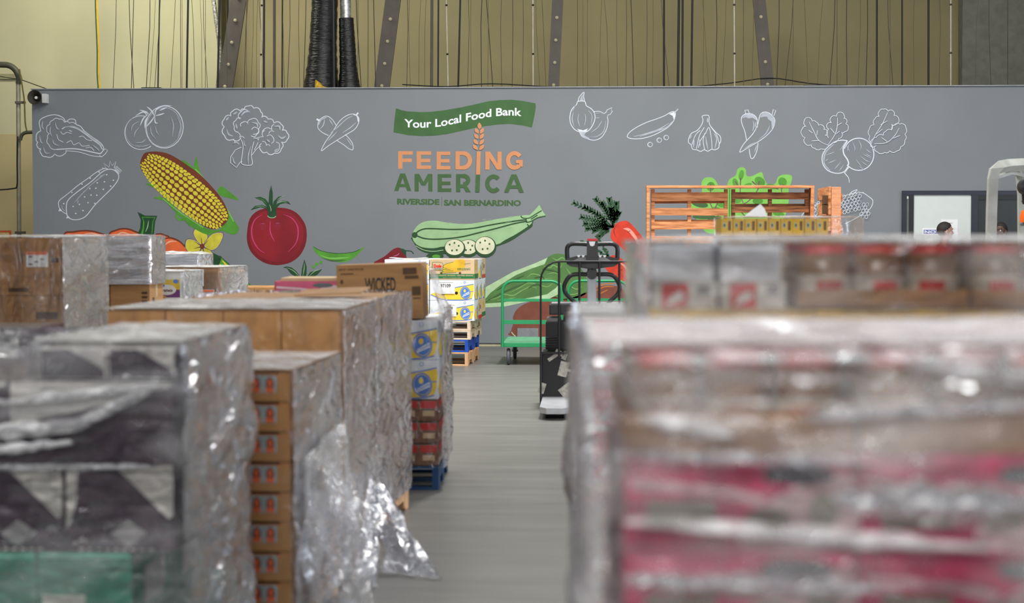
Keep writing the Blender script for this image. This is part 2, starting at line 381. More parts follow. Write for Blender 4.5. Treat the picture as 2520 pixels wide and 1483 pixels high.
p.stroke([(430,1180),(470,1130),(500,1112)], 5, C_ch); p.stroke([(450,1140),(480,1080)], 5, C_ch)
for q in ([(285,1190),(295,1230),(310,1245)], [(370,1065),(375,1100),(385,1110)], [(405,1250),(405,1180),(425,1110)]): p.stroke(q, 9, C_ch2, taper=.6)
done(p)
p = fig('painted_chili_pair', 'white outline drawing of two crossed chillies', *A2)
p.stroke([(960,1146),(990,1080),(1040,1010),(1095,925),(1150,880),(1205,866),(1242,890),(1244,930),(1215,980),(1150,1022),(1080,1065),(1010,1110)], 5, C_ch, closed=True)
p.stroke([(1223,878),(1240,856)], 12, C_ch, 0); p.stroke([(1205,868),(1232,882),(1242,925)], 10, C_ch)
p.stroke([(1075,955),(1040,905),(1000,882),(960,898),(936,930),(936,975),(970,1008),(1015,1030)], 5, C_ch)
p.stroke([(1075,1065),(1130,1100),(1170,1130),(1200,1136),(1196,1090),(1165,1045),(1140,1022)], 5, C_ch)
p.stroke([(924,905),(955,920)], 14, C_ch, 0); p.stroke([(936,950),(960,910),(1000,890)], 10, C_ch2)
for q in ([(985,905),(975,950),(945,985)], [(1030,1010),(1090,960),(1150,905),(1200,880)], [(1010,1070),(1080,1000)], [(1120,1010),(1180,970),(1225,930)], [(1020,905),(1050,955)], [(1150,1050),(1190,1105)]): p.stroke(q, 8, C_ch2, taper=.6)
done(p)
p = fig('painted_cucumber_pair', 'white outline drawing of two dotted cucumbers', *A6)
p.stroke([(330,730),(325,650),(345,590),(430,515),(560,420),(660,330),(720,300),(780,305),(825,350),(820,400),(770,470),(690,550),(600,640),(520,740),(460,775),(400,782),(350,765)], 8, C_ch, closed=True)
p.stroke([(325,728),(270,690),(250,640),(258,598),(330,540),(440,450),(540,380),(620,322),(690,290),(725,296)], 7, C_ch)
p.stroke([(668,284),(705,290),(684,240),(735,278),(745,218),(765,262),(800,222),(785,285),(805,268),(855,312),(830,342),(790,300)], 6, C_ch, 0)
p.stroke([(790,280),(835,325)], 24, C_ch2, 0)
for q in ([(262,668),(248,702),(285,696)], [(336,738),(322,770),(362,765)]): p.poly(q, C_ch)
for x, y in ((450,635),(500,563),(562,545),(617,547),(533,618),(680,490),(690,418),(750,460),(776,403),(608,480),(550,482),(484,694),(415,722),(390,655),(712,350),(622,428),(640,325),(475,440),(553,384),(378,520),(300,627),(598,625)): p.ell((x, y), 8, 7, C_ch, n=8, keep=True)
for q in ([(400,620),(470,540),(550,460)], [(520,480),(620,400),(700,340)], [(275,640),(290,680),(320,705)], [(430,630),(440,590)], [(640,370),(700,345)]): p.stroke(q, 9, C_ch2, taper=.8)
done(p)
# corn cob
p = fig('painted_corn_cob', 'yellow painted corn cob with green husk', 0, 0, 1)
for q in ([(446,396),(462,400),(480,416),(500,440),(530,470),(550,500),(575,540),(588,562),(575,577),(540,560),(500,500),(470,440)],
          [(478,428),(483,385),(491,420),(500,440)], [(535,470),(545,458),(562,470),(588,492),(560,486),(545,482)],
          [(378,487),(395,484),(420,497),(440,520),(480,545),(520,565),(560,562),(585,565),(576,577),(545,568),(515,578),(475,560),(430,520),(405,495)],
          [(358,452),(378,453),(398,465),(425,495),(400,480),(385,465)]): p.poly(q, C_mg, 4)
p.stroke([(470,556),(455,540),(440,540),(434,530),(440,524),(449,528)], 6, C_mg)
p.stroke([(480,415),(515,455),(550,500),(575,545)], 3, C_lg); p.stroke([(400,488),(440,520),(500,560)], 2.5, C_lg)
p.tr = A6
sil = [(1035,240),(1055,175),(1092,136),(1200,128),(1300,148),(1400,200),(1500,268),(1600,340),(1700,440),(1790,545),(1850,640),(1880,720),(1872,790),(1825,842),(1745,872),(1660,850),(1560,780),(1460,700),(1380,620),(1290,530),(1200,455),(1110,375),(1050,310)]
p.poly(sil, C_br, 4)
ax0, ax1 = Vector((1062, 190)), Vector((1835, 815)); axd = (ax1-ax0); AL = axd.length; axd.normalize(); axn = Vector((-axd.y, axd.x))
def halfw(t): return 168*(max(0, 1-abs((t-.50)/.52)**2.6))**.5
NR = 9
for r in range(NR):
    th = ((r+.5)/NR*2-1); t = .015+.012*(r % 2)
    while t < .985:
        hw = halfw(t); big = cos(th*pi/2)*.75+.25
        kl = (34+26*sin(pi*min(1, t*1.05)))*(.62+.38*big)
        off = sin(th*1.45)*hw*.98; rw = hw/NR*1.9*cos(th*1.1)*1.08
        t2 = t+kl/AL/2
        c = ax0+axd*(t2*AL)+axn*off
        if rw > 5: p.ell(c, kl*.465, max(8, rw*.535), C_ye, a=math.atan2(axd.y, axd.x)+.22*th, n=10, keep=True)
        t += kl/AL*1.0
done(p)
# pumpkin
p = fig('painted_pumpkin', 'orange painted pumpkin with green stem', 0, 0, 1)
for q in ([(155,580),(180,570),(215,567),(245,573),(275,590),(280,660),(150,660)], [(265,582),(285,566),(308,562),(330,568),(350,585),(350,660),(262,660)], [(380,585),(392,575),(405,578),(420,590),(425,660),(380,660)], [(395,600),(412,585),(432,588),(450,600),(465,625),(462,660),(395,660)]):
    p.poly([(x, y-1.5) for x, y in q], C_br, 4); p.poly([(x+(1.5 if x < 300 else -1), y+2.5) for x, y in q], C_pu, 4)
for q in ([(195,580),(225,574),(250,582)], [(285,580),(300,572),(320,576)], [(402,605),(418,594),(435,594)]): p.stroke(q, 4, C_pul, taper=.8)
p.tr = A6
p.poly([(1010,708),(1080,742),(1197,744),(1178,800),(1165,925),(1008,925),(1035,860),(1042,780)], C_dk)
p.poly([(1050,755),(1180,758),(1160,800),(1150,920),(1040,920),(1058,860),(1062,790)], C_mg)
p.poly([(1058,760),(1172,764),(1152,800),(1142,920),(1062,920),(1072,860),(1074,800)], C_dk)
p.stroke([(1085,900),(1105,850),(1115,790)], 10, C_zl, taper=.8)
done(p)
# squash and flower
p = fig('painted_squash', 'dark green painted squash with yellow streaks behind the flower', 0, 0, 1)
p.poly([(426,614),(438,598),(455,602),(500,610),(545,632),(585,668),(628,712),(560,712),(500,680),(430,650)], C_dk, 0)
p.poly([(545,634),(628,712),(600,712),(540,650)], C_mg)
for q in ([(547,641),(560,655),(575,672)], [(540,650),(550,660)], [(520,655),(535,662)], [(580,676),(600,700),(608,712)], [(548,668),(565,685)], [(455,608),(462,616)], [(580,690),(597,712)]): p.stroke(q, 4.5, C_ye, taper=.6)
for x, y in ((536,662),(575,672),(541,633)): p.ell((x, y), 4, 4, C_zd)
done(p)
p = fig('painted_flower', 'yellow painted five petal flower with brown centre', *A6)
for q in ([(1640,1040),(1580,990),(1542,915),(1560,868),(1600,853),(1655,885),(1685,945),(1665,1010)], [(1640,1030),(1680,960),(1740,908),(1832,908),(1815,990),(1765,1060),(1700,1080)], [(1630,1050),(1700,1070),(1735,1120),(1728,1195),(1655,1155),(1610,1100)], [(1630,1045),(1570,980),(1482,968),(1464,1038),(1500,1098),(1560,1108),(1610,1085)]):
    p.poly(q, C_br, 4); c = Vector((sum(x for x, y in q)/len(q), sum(y for x, y in q)/len(q)))
    p.poly([tuple(c+(Vector(v)-c)*.95) for v in q], C_ch2, 4); p.poly([tuple(c+(Vector(v)-c)*.90) for v in q], C_yf, 4)
for a in range(0, 360, 24):
    L = 40+45*((a//24) % 2); p.stroke([(1630+8*cos(radians(a)), 1040+8*sin(radians(a))), (1630+L*cos(radians(a)), 1040+L*sin(radians(a)))], 9, C_br if a % 48 else C_zc, 0, taper=-.8)
p.ell((1630,1038), 22, 26, C_br); done(p)
# big tomato
p = fig('painted_tomato', 'large dark red painted tomato', *A7)
p.poly([(120,640),(126,540),(150,430),(215,355),(300,320),(390,305),(460,308),(560,320),(650,362),(720,440),(755,520),(763,620),(745,720),(690,820),(610,885),(530,915),(430,925),(330,908),(240,860),(170,790),(135,720)], C_rd2, 3)
p.poly([(150,640),(156,540),(180,450),(240,380),(320,345),(400,335),(460,338),(550,350),(630,390),(690,460),(722,530),(730,620),(712,700),(660,790),(590,850),(520,880),(430,890),(340,872),(260,830),(200,770),(165,710)], C_rd, 3)
p.stroke([(280,385),(205,440),(172,540),(185,650),(240,745),(315,800)], 13, C_pk, taper=.8)
p.stroke([(510,380),(600,420),(660,500),(670,600),(640,700),(560,785)], 13, C_pk, taper=.8)
p.stroke([(372,450),(368,540),(385,610),(418,672)], 12, C_pk, taper=.7)
for c in ((292,505), (450,500)):
    for k in range(9): p.stroke([(c[0]-38+k*9, c[1]-38+4*abs(k-4)), (c[0]-42+k*9, c[1]+48-6*abs(k-4))], 8, C_pk2 if k in (3, 4, 5) else C_pk, 0, taper=.9, keep=True)
    p.stroke([(c[0]-20, c[1]-22), (c[0]+18, c[1]-24)], 22, C_pk2, 0, taper=.8); p.up()
for q in ([(350,330),(355,240),(362,140),(381,68),(398,150),(398,260),(400,320)], [(340,300),(290,235),(205,200),(265,192),(320,215),(370,280),(380,330)], [(390,320),(410,240),(460,190),(565,175),(495,185),(445,240),(425,320)], [(410,330),(440,270),(500,235),(560,240),(593,275),(540,255),(480,268),(430,320)], [(350,360),(330,320),(270,300),(160,335),(210,290),(280,278),(340,300),(370,340)], [(345,370),(350,300),(430,290),(440,370),(430,410),(390,425),(350,410)]): p.poly(q, C_dk)
p.ring((388,390), 46, 28, 8, C_zl, a0=.3, a1=3.0); p.stroke([(362,270),(378,320),(380,350)], 8, C_zl, taper=.8); p.stroke([(220,202),(290,225),(330,270)], 5, C_mg, taper=.8); p.stroke([(450,260),(500,245),(560,250)], 5, C_zl, taper=.8)
p.stroke([(440,230),(480,200),(540,180)], 4, C_zl, taper=.8); p.stroke([(200,308),(270,290),(330,315)], 4, C_zl, taper=.8)
done(p)
p = fig('painted_pea_pod', 'bright green painted pea pod with three peas', *A7)
p.poly([(830,725),(870,750),(950,780),(1100,797),(1250,785),(1320,758),(1388,732),(1335,785),(1280,842),(1200,885),(1100,893),(970,868),(890,820),(845,770)], C_mg, 3)
p.stroke([(835,728),(900,765),(1000,790),(1120,799),(1250,788),(1330,758)], 6, C_dk)
p.stroke([(900,815),(1000,850),(1120,850),(1230,840)], 16, C_lg, taper=.9); p.stroke([(930,850),(1050,880),(1190,870)], 14, C_dg, taper=.9)
for c in ((836,943), (870,916), (915,895)): p.ell(c, 17, 17, C_mg)
done(p)
p = fig('painted_leaf_tuft', 'dark green painted leaf tuft below the red tomato', *A7)
for q in ([(698,1075),(712,960),(737,862),(762,940),(762,1010),(752,1075)], [(505,950),(545,938),(600,950),(650,990),(705,1065),(650,1055),(590,1015),(550,960)], [(750,1072),(800,1000),(930,968),(880,1025),(820,1070)], [(545,1062),(600,1050),(690,1065),(640,1075)]): p.poly(q, C_dk)
for q in ([(720,1050),(735,960),(737,900)], [(545,950),(620,985),(680,1045)], [(790,1040),(850,990),(905,975)]): p.stroke(q, 7, C_zl, taper=.9)
p.stroke([(640,1080),(700,1070),(760,1075),(900,1120)], 40, C_rd2)
done(p)
p = fig('painted_red_chili', 'dark red painted chilli beside the zucchini', *A7)
p.poly([(1480,915),(1600,830),(1680,762),(1740,737),(1790,758),(1830,830),(1835,920)], C_rd2, 3)
p.poly([(1760,745),(1800,750),(1830,768),(1830,830),(1800,800)], C_dk); p.stroke([(1800,770),(1860,772),(1890,780),(1910,806)], 11, C_dk)
p.stroke([(1690,830),(1730,820),(1760,795)], 12, C_pk2, taper=.8); done(p)
# zucchini
p = fig('painted_zucchini', 'pale green painted zucchini with three cut slices', *A8)
p.poly([(258,345),(268,400),(300,448),(360,478),(440,492),(530,488),(620,440),(540,410)], C_zd, 3)
p.poly([(930,430),(1060,385),(1160,320),(1245,262),(1230,230),(1100,290),(930,390)], C_zd, 3)
p.poly([(252,330),(285,262),(350,220),(440,211),(520,224),(620,236),(740,236),(860,216),(1000,190),(1150,170),(1235,168),(1245,225),(1205,262),(1120,318),(1020,372),(940,412),(700,440),(520,425),(430,440),(330,430),(270,392)], C_zl, 3)
p.poly([(1150,172),(1175,165),(1225,165),(1265,125),(1305,80),(1330,128),(1360,172),(1290,188),(1245,215),(1225,250),(1205,240),(1195,205)], C_zl)
for q in ([(1150,172),(1170,190),(1220,190),(1270,160),(1325,128)], [(1190,200),(1200,225),(1240,215),(1290,188),(1358,172)], [(1205,240),(1225,262),(1245,235),(1250,215)], [(1235,200),(1290,165)]): p.stroke(q, 9, C_zd)
p.stroke([(280,322),(300,300),(350,280),(430,278),(600,284),(750,275),(900,247),(1050,222),(1200,202)], 11, C_zd)
p.stroke([(285,335),(360,360),(480,364),(650,347),(800,312),(950,275),(1100,235),(1205,215)], 11, C_zd)
p.stroke([(280,420),(350,455),(430,465),(510,455)], 5, C_lel)
p.ell((272,330), 24, 24, C_zd)
random.seed(3)
for k in range(42):
    t = random.random(); x = 300+t*880; yc = 330-(t**1.3)*130; y = yc+random.uniform(-95, 95)*(1-.55*t)
    if x > 520 and x < 960 and y > 340: continue
    p.stroke([(x-14, y+2), (x+14, y-2)], 7, C_lel, 0, taper=.8, keep=True)
p.up()
p.ell((440,505), 72, 26, C_zd); p.ell((450,508), 34, 16, C_mg); p.ell((590,525), 40, 14, C_dk)
for c, rx, ry in (((718,440), 84, 74), ((604,442), 88, 78), ((858,428), 90, 86)):
    p.ell(c, rx, ry, C_zd, n=28); p.ell((c[0]-3, c[1]-10), rx-10, ry-14, C_zc, n=28)
    for a in ((-.5, -.35), (.0, -.55), (.45, -.2), (-.25, .35), (.25, .3)): p.ell((c[0]-3+a[0]*rx*.9, c[1]-8+a[1]*ry*.9), 8, 9, C_dg, n=8)
done(p)
# lettuce, potatoes, carrots
p = fig('painted_lettuce', 'large painted green romaine lettuce behind the green carts', *B1)
p.poly([(88,920),(110,850),(200,770),(330,700),(450,645),(560,590),(610,555),(650,532),(700,528),(760,545),(830,600),(900,690),(925,780),(905,850),(800,890),(740,895),(600,880),(300,920)], C_le, 3)
p.poly([(80,812),(170,762),(330,672),(500,606),(604,560),(580,612),(480,645),(350,700),(240,770),(150,840),(95,905),(80,900)], C_lel)
p.poly([(88,925),(250,915),(450,880),(600,850),(670,800),(705,755),(712,770),(690,850),(620,885),(430,912),(270,946),(95,956)], C_lel)
for q in ([(110,900),(200,880),(260,850),(330,860),(400,820),(470,790),(520,800)], [(300,840),(380,800),(450,760),(520,770),(600,790),(650,760)], [(440,720),(480,690),(540,700),(570,730),(640,720)], [(560,620),(620,640),(650,620),(700,640),(720,610)], [(600,690),(660,680),(700,700)], [(640,560),(680,580),(720,560),(760,590)], [(750,640),(800,700),(860,690)], [(780,780),(830,810),(880,790)], [(760,850),(820,850),(870,830)], [(200,900),(280,890),(350,875)]): p.stroke(q, 9, C_lec, taper=.7)
for q in ([(110,910),(220,850),(330,800),(480,740)], [(450,800),(520,770),(560,790)], [(500,720),(560,710),(580,735)], [(560,650),(640,660),(700,680)], [(200,820),(330,740),(420,700)]): p.stroke(q, 12, C_dg, taper=.8)
done(p)
p = fig('painted_potato', 'brown painted potatoes behind the green carts', *B1)
p.poly([(320,1180),(315,1140),(335,1070),(330,1030),(365,965),(450,915),(560,890),(665,870),(720,890),(850,860),(930,820),(1060,780),(1190,800),(1240,900),(1240,1180),(700,1190)], C_po, 3)
for q in ([(930,850),(980,800),(1060,770),(1140,765)], [(990,820),(1060,790),(1130,790)], [(1010,850),(1080,815)]): p.stroke(q, 10, C_bo, taper=.5)
p.stroke([(318,1150),(330,1165),(350,1185)], 8, C_lel); done(p)
p = fig('painted_carrots', 'two orange painted carrots with dark feathery tops', *B1)
for q in ([(1060,640),(1085,570),(1115,542),(1160,548),(1235,602),(1278,660),(1262,720),(1230,750),(1150,720)], [(1105,375),(1125,315),(1165,280),(1225,268),(1270,295),(1360,400),(1450,520),(1440,640),(1350,605),(1280,560),(1180,470),(1115,420)]):
    p.poly(q, C_ca, 4)
p.stroke([(1205,330),(1250,340),(1300,400),(1340,470)], 26, C_cal, taper=.9); p.stroke([(1175,600),(1220,630),(1250,680)], 18, C_cal, taper=.9)
p.stroke([(1150,300),(1130,350),(1150,400)], 7, C_rd, taper=.8)
for q in ([(1240,360),(1262,345)], [(1310,425),(1345,395)], [(1170,670),(1200,650)]): p.stroke(q, 4, C_rd2)
random.seed(5)
for i, (a, b) in enumerate(((820,130),(905,165),(990,100),(1040,130),(1095,100),(1150,130),(1165,205),(880,240),(905,290),(920,330),(975,345),(1010,395),(1110,180))):
    c = (1120+random.uniform(-10, 10), 320); mid = ((a+c[0])/2+8, (b+c[1])/2-16)
    pts = cr([c, mid, (a, b)], 6); p.stroke(pts, 8, C_dk, 0, taper=-.5, keep=True)
    for k, (x, y) in enumerate(pts[3:]):
        for sgn in (-1, 1):
            an = math.atan2(b-c[1], a-c[0])+sgn*.8; p.ell((x+16*cos(an), y+16*sin(an)), 17, 6, C_dk if (k+i) % 3 else C_dg, a=an, n=8, keep=True)
    p.ell((a, b), 20, 8, C_dk, a=math.atan2(b-c[1], a-c[0]), n=8, keep=True)
p.up()
for (a, b) in ((880,430),(1010,400),(1000,500),(1060,490),(1070,540)):
    p.stroke([(1090,560), (a, b)], 7, C_dk, 0)
    for k in range(4): p.ell((a+(1090-a)*k*.2+random.uniform(-8, 8), b+(560-b)*k*.2), 17, 8, C_dk, a=k, n=8, keep=True)
p.ell((1310,650), 60, 50, C_zd)
done(p)
# beet greens
p = fig('painted_beet_greens', 'lime green painted beet leaves with purple veins', *B3)
p.poly([(660,335),(655,270),(690,225),(760,225),(800,265),(835,330),(890,325),(925,240),(985,205),(1003,145),(1045,122),(1084,145),(1092,205),(1150,208),(1235,170),(1262,235),(1300,290),(1370,280),(1395,220),(1450,195),(1528,205),(1525,270),(1500,330),(1500,440),(1480,560),(1400,660),(1200,720),(1000,740),(850,765),(700,755),(610,630),(560,540),(550,460),(640,445)], C_lg, 3)
for c, rx, ry, a in (((745,310), 40, 45, .3), ((985,280), 28, 50, -.3), ((1040,200), 24, 50, .2), ((1100,300), 45, 20, -.4), ((1220,260), 55, 40, .6), ((1440,265), 40, 45, -.5), ((1340,310), 60, 22, .2), ((640,480), 80, 30, .2), ((850,470), 50, 40, .4), ((680,600), 110, 25, .0), ((780,620), 70, 20, -.2), ((1200,450), 50, 30, 0), ((1400,570), 60, 25, .3), ((1000,440), 40, 28, 0), ((820,540), 60, 26, .5)): p.ell(c, rx, ry, C_mg if rx < 70 else C_dg, a=a)
for q in ([(740,290),(745,340),(740,420),(745,480),(770,530),(820,600),(840,660)], [(735,470),(690,420)], [(1035,225),(1030,330),(1035,400),(1060,470)], [(985,260),(1025,325)], [(1145,258),(1190,300),(1200,340),(1120,440),(1060,480)], [(1215,258),(1200,320)], [(1200,330),(1230,310),(1270,320)], [(1450,290),(1430,335),(1440,400)], [(1370,315),(1400,335)], [(780,540),(810,470),(850,430)], [(1030,540),(1080,600)], [(1300,570),(1330,600)]): p.stroke(q, 9, C_vn, taper=-.4)
done(p)
# right hand chalk drawings
p = fig('painted_onion_pair', 'white outline drawing of two onions', *A4)
p.stroke([(330,325),(285,370),(263,440),(270,520),(310,580),(360,604),(430,606),(480,565),(520,480),(515,410),(480,365),(432,335),(415,292),(345,292)], 8, C_ch, 4, closed=True)
p.stroke([(348,290),(360,245),(408,195),(404,240),(415,288)], 7, C_ch, 3); p.poly([(365,285),(375,245),(398,215),(395,260),(405,285)], C_ch2)
p.stroke([(510,395),(570,395),(612,415),(640,400)], 6, C_ch); p.stroke([(650,455),(656,500),(640,580),(590,660),(520,692),(450,680),(390,655),(360,605)], 7, C_ch)
p.stroke([(640,400),(645,380),(700,355),(690,385),(702,390),(680,425),(655,432),(650,455)], 6, C_ch, 0); p.poly([(365,605),(430,612),(410,640),(465,670),(450,685),(395,662)], C_ch2)
p.poly([(335,575),(400,590),(450,570),(430,605),(360,603)], C_ch)
for q in ([(300,400),(285,470),(305,550)], [(355,420),(345,480),(365,550)], [(420,420),(425,480),(412,540)], [(455,385),(490,440),(480,540)], [(595,490),(550,560),(480,615)], [(635,490),(610,600),(540,655),(470,660)], [(510,415),(580,412)], [(530,465),(570,460)], [(320,330),(285,400)]): p.stroke(q, 9, C_ch2, taper=.6)
done(p)
p = fig('painted_pea_outline', 'white outline drawing of a pea pod and three peas', *A4)
p.stroke([(855,650),(880,610),(950,560),(1050,510),(1150,475),(1240,440),(1300,405),(1345,398),(1352,430),(1335,490),(1280,555),(1200,605),(1100,650),(1000,675),(920,678),(870,668)], 7, C_ch, 4, closed=True)
p.stroke([(1350,402),(1382,368)], 13, C_ch2, 0); p.poly([(1285,420),(1340,400),(1352,430),(1335,480),(1325,440)], C_ch)
for q in ([(920,655),(1050,625),(1180,580),(1290,515)], [(980,655),(1120,610),(1260,560),(1320,500)]): p.stroke(q, 13, C_ch2, taper=.7)
for c in ((1090,737), (1185,692), (1257,665)): p.ring(c, 25, 24, 5, C_ch); p.ring((c[0]-3, c[1]), 17, 18, 8, C_ch2, a0=1.5, a1=5)
done(p)
p = fig('painted_garlic', 'white outline drawing of a garlic bulb', *A4)
p.stroke([(1630,442),(1698,438),(1700,500),(1715,545),(1770,610),(1815,650),(1822,700),(1805,735),(1800,770),(1760,792),(1725,785),(1690,806),(1650,790),(1615,808),(1570,790),(1530,785),(1515,740),(1488,715),(1492,670),(1520,620),(1580,590),(1625,530),(1638,480)], 7, C_ch, 3, closed=True)
for q in ([(1650,560),(1600,650),(1570,780)], [(1655,620),(1640,700),(1655,790)], [(1660,630),(1700,560),(1725,680),(1732,780)], [(1610,590),(1560,640),(1522,740)], [(1720,555),(1780,640),(1808,735)], [(1650,640),(1610,700),(1590,770)]): p.stroke(q, 6, C_ch)
for q in ([(1665,650),(1675,720),(1690,790)], [(1750,620),(1780,680),(1760,780)], [(1600,680),(1610,760)], [(1545,680),(1540,770)], [(1685,460),(1685,510)], [(1500,680),(1520,640)]): p.stroke(q, 14, C_ch2, taper=.7)
done(p)
p = fig('painted_pepper_pair', 'white outline drawing of two long peppers', *A4)
p.stroke([(2088,690),(2070,600),(2040,520),(2036,460),(2070,425),(2130,418),(2175,440),(2198,480),(2200,560)], 7, C_ch); p.poly([(2040,465),(2075,425),(2130,418),(2180,445),(2198,490),(2150,460),(2110,468),(2080,455)], C_ch2)
p.stroke([(2080,418),(2070,383),(2105,380),(2115,412)], 7, C_ch, 0)
p.stroke([(2115,780),(2125,850),(2140,882),(2165,868),(2195,800),(2208,720)], 7, C_ch)
p.stroke([(2018,808),(2060,730),(2150,630),(2200,540),(2225,440),(2255,405),(2310,405),(2355,440),(2382,490),(2360,570),(2300,640),(2220,700),(2120,760),(2040,808)], 7, C_ch, 4, closed=True)
p.poly([(2228,460),(2250,408),(2310,405),(2365,450),(2384,510),(2350,590),(2345,500),(2310,475),(2300,450),(2265,450)], C_ch2); p.stroke([(2350,435),(2365,375),(2392,385),(2370,440)], 7, C_ch, 0)
for q in ([(2330,540),(2290,620),(2215,685)], [(2060,785),(2130,740),(2180,715)], [(2155,490),(2165,540),(2150,600)], [(2185,500),(2180,560)], [(2195,740),(2170,820)]): p.stroke(q, 11, C_ch2, taper=.7)
done(p)
p = fig('painted_beet_pair', 'white outline drawing of two beets with leaves', *A5)
p.stroke([(725,492),(660,487),(590,510),(520,570),(482,640),(490,720),(540,780),(620,805),(690,790),(730,740)], 9, C_ch); p.stroke([(600,520),(525,590),(500,650),(505,720),(560,780)], 14, C_ch2, taper=.7)
p.ring((832,622), 146, 155, 9, C_ch, a0=radians(-160), a1=radians(135)); p.stroke([(720,495),(685,560),(690,620),(722,670),(735,710),(722,735)], 12, C_ch)
p.stroke([(690,792),(712,820),(735,850),(742,895)], 9, C_ch, taper=-.4); p.stroke([(740,745),(715,775),(705,795)], 7, C_ch)
for q in ([(700,500),(680,545),(650,585)], [(600,600),(515,632)], [(620,675),(530,710)], [(665,690),(600,765)], [(690,720),(640,790)], [(540,665),(510,690)], [(715,535),(745,600)], [(770,500),(795,560),(790,595)], [(830,485),(855,540),(848,580)], [(895,570),(950,610)], [(845,640),(900,680),(945,700)], [(870,620),(960,665)], [(805,670),(860,745)], [(830,735),(880,768)], [(740,520),(720,600)], [(900,620),(955,650)], [(855,690),(920,735)]): p.stroke(q, 8, C_ch2, taper=.8)
L1_ = [(545,540),(470,570),(410,565),(375,530),(318,520),(318,460),(290,440),(290,380),(325,355),(310,300),(345,270),(385,305),(425,315),(445,345),(495,355),(495,385),(530,400),(510,440),(540,465)]
L2_ = [(535,440),(545,380),(525,340),(570,320),(565,270),(620,260),(650,218),(692,250),(688,280),(715,290),(705,330),(732,370),(700,405),(655,410),(675,435),(640,470),(580,510)]
L3_ = [(950,510),(940,450),(935,380),(980,340),(990,280),(1030,260),(1030,210),(1070,190),(1115,210),(1160,205),(1170,250),(1215,280),(1205,325),(1145,335),(1145,390)]
L4_ = [(945,540),(1000,460),(1070,440),(1090,405),(1150,390),(1170,345),(1230,335),(1250,330),(1285,370),(1275,430),(1275,490),(1235,550),(1200,590),(1130,590),(1080,605),(1010,600),(985,550),(945,540)]
for q in (L1_, L2_, L3_, L4_): p.stroke(scal(q, .22), 6, C_ch, 0)
for q in ([(545,540),(450,490),(400,400),(355,310)], [(455,490),(380,495)], [(430,440),(435,390)], [(390,420),(350,390)], [(535,535),(600,440),(625,360),(630,270)], [(610,430),(650,400)], [(620,350),(670,320)], [(600,420),(560,370)], [(945,540),(990,440),(1060,330),(1110,220)], [(1000,430),(1060,380)], [(1040,340),(1110,300)], [(980,520),(1100,510),(1180,440),(1220,370)], [(1110,505),(1050,460)], [(1160,470),(1230,440)], [(1000,540),(960,560)]): p.stroke(q, 6, C_ch, taper=.4)
done(p)
p = fig('painted_corn_outline', 'white outline drawing of a corn cob, half hidden by standing pallets', *A5)
p.stroke([(280,1230),(300,1190),(360,1140),(470,1085),(640,1040),(760,1005),(860,990),(930,1030),(968,1070),(945,1140),(880,1190),(780,1250),(700,1290)], 6, C_ch)
p.stroke([(740,1010),(770,980),(818,962),(790,995)], 6, C_ch); p.stroke([(830,995),(880,988)], 6, C_ch); p.stroke([(445,1018),(480,1000),(520,990)], 6, C_ch)
for i in range(16):
    for j in range(6):
        x = 410+i*35-j*2+(j % 2)*16; y = 1095-i*(9.0 if i < 13 else 2)+j*30+6
        if x > 930 or (i > 12 and j in (0,)): continue
        p.ring((x, y), 14, 17, 4.5, C_ch if (i+j) % 3 else C_ch2, a=.5, n=10)
done(p)
# banner and lettering
p = fig('painted_banner', 'green wavy painted banner with white lettering Your Local Food Bank', *A3)
p.poly([(160,215),(230,238),(290,250),(430,258),(560,255),(720,235),(900,205),(1060,170),(1210,135),(1330,122),(1480,117),(1600,130),(1750,158),(1755,200),(1735,320),(1710,435),(1600,410),(1450,393),(1300,402),(1100,430),(900,475),(750,508),(600,528),(450,532),(300,522),(130,488),(135,420),(143,340)], C_gb)
C_wt = mat('white lettering paint', (232, 238, 240), .6, vary=.02)
bl = cr([(200,420),(265,430),(400,438),(500,436),(600,430),(700,418),(860,385),(950,366),(1060,346),(1220,316),(1300,306),(1440,298),(1590,306),(1650,312)], 10)
def warp(u, v):
    for i in range(len(bl)-1):
        if bl[i+1][0] >= u: break
    a, b = bl[i], bl[i+1]; t = (u-a[0])/(b[0]-a[0]+1e-9); y = a[1]+(b[1]-a[1])*t; sl = (b[1]-a[1])/(b[0]-a[0])
    return u+v*sl*-.0, y+v
p.text('Your Local Food Bank', 255, -92, 1590, 0, C_wt, bold=.022, warp=warp)
done(p)
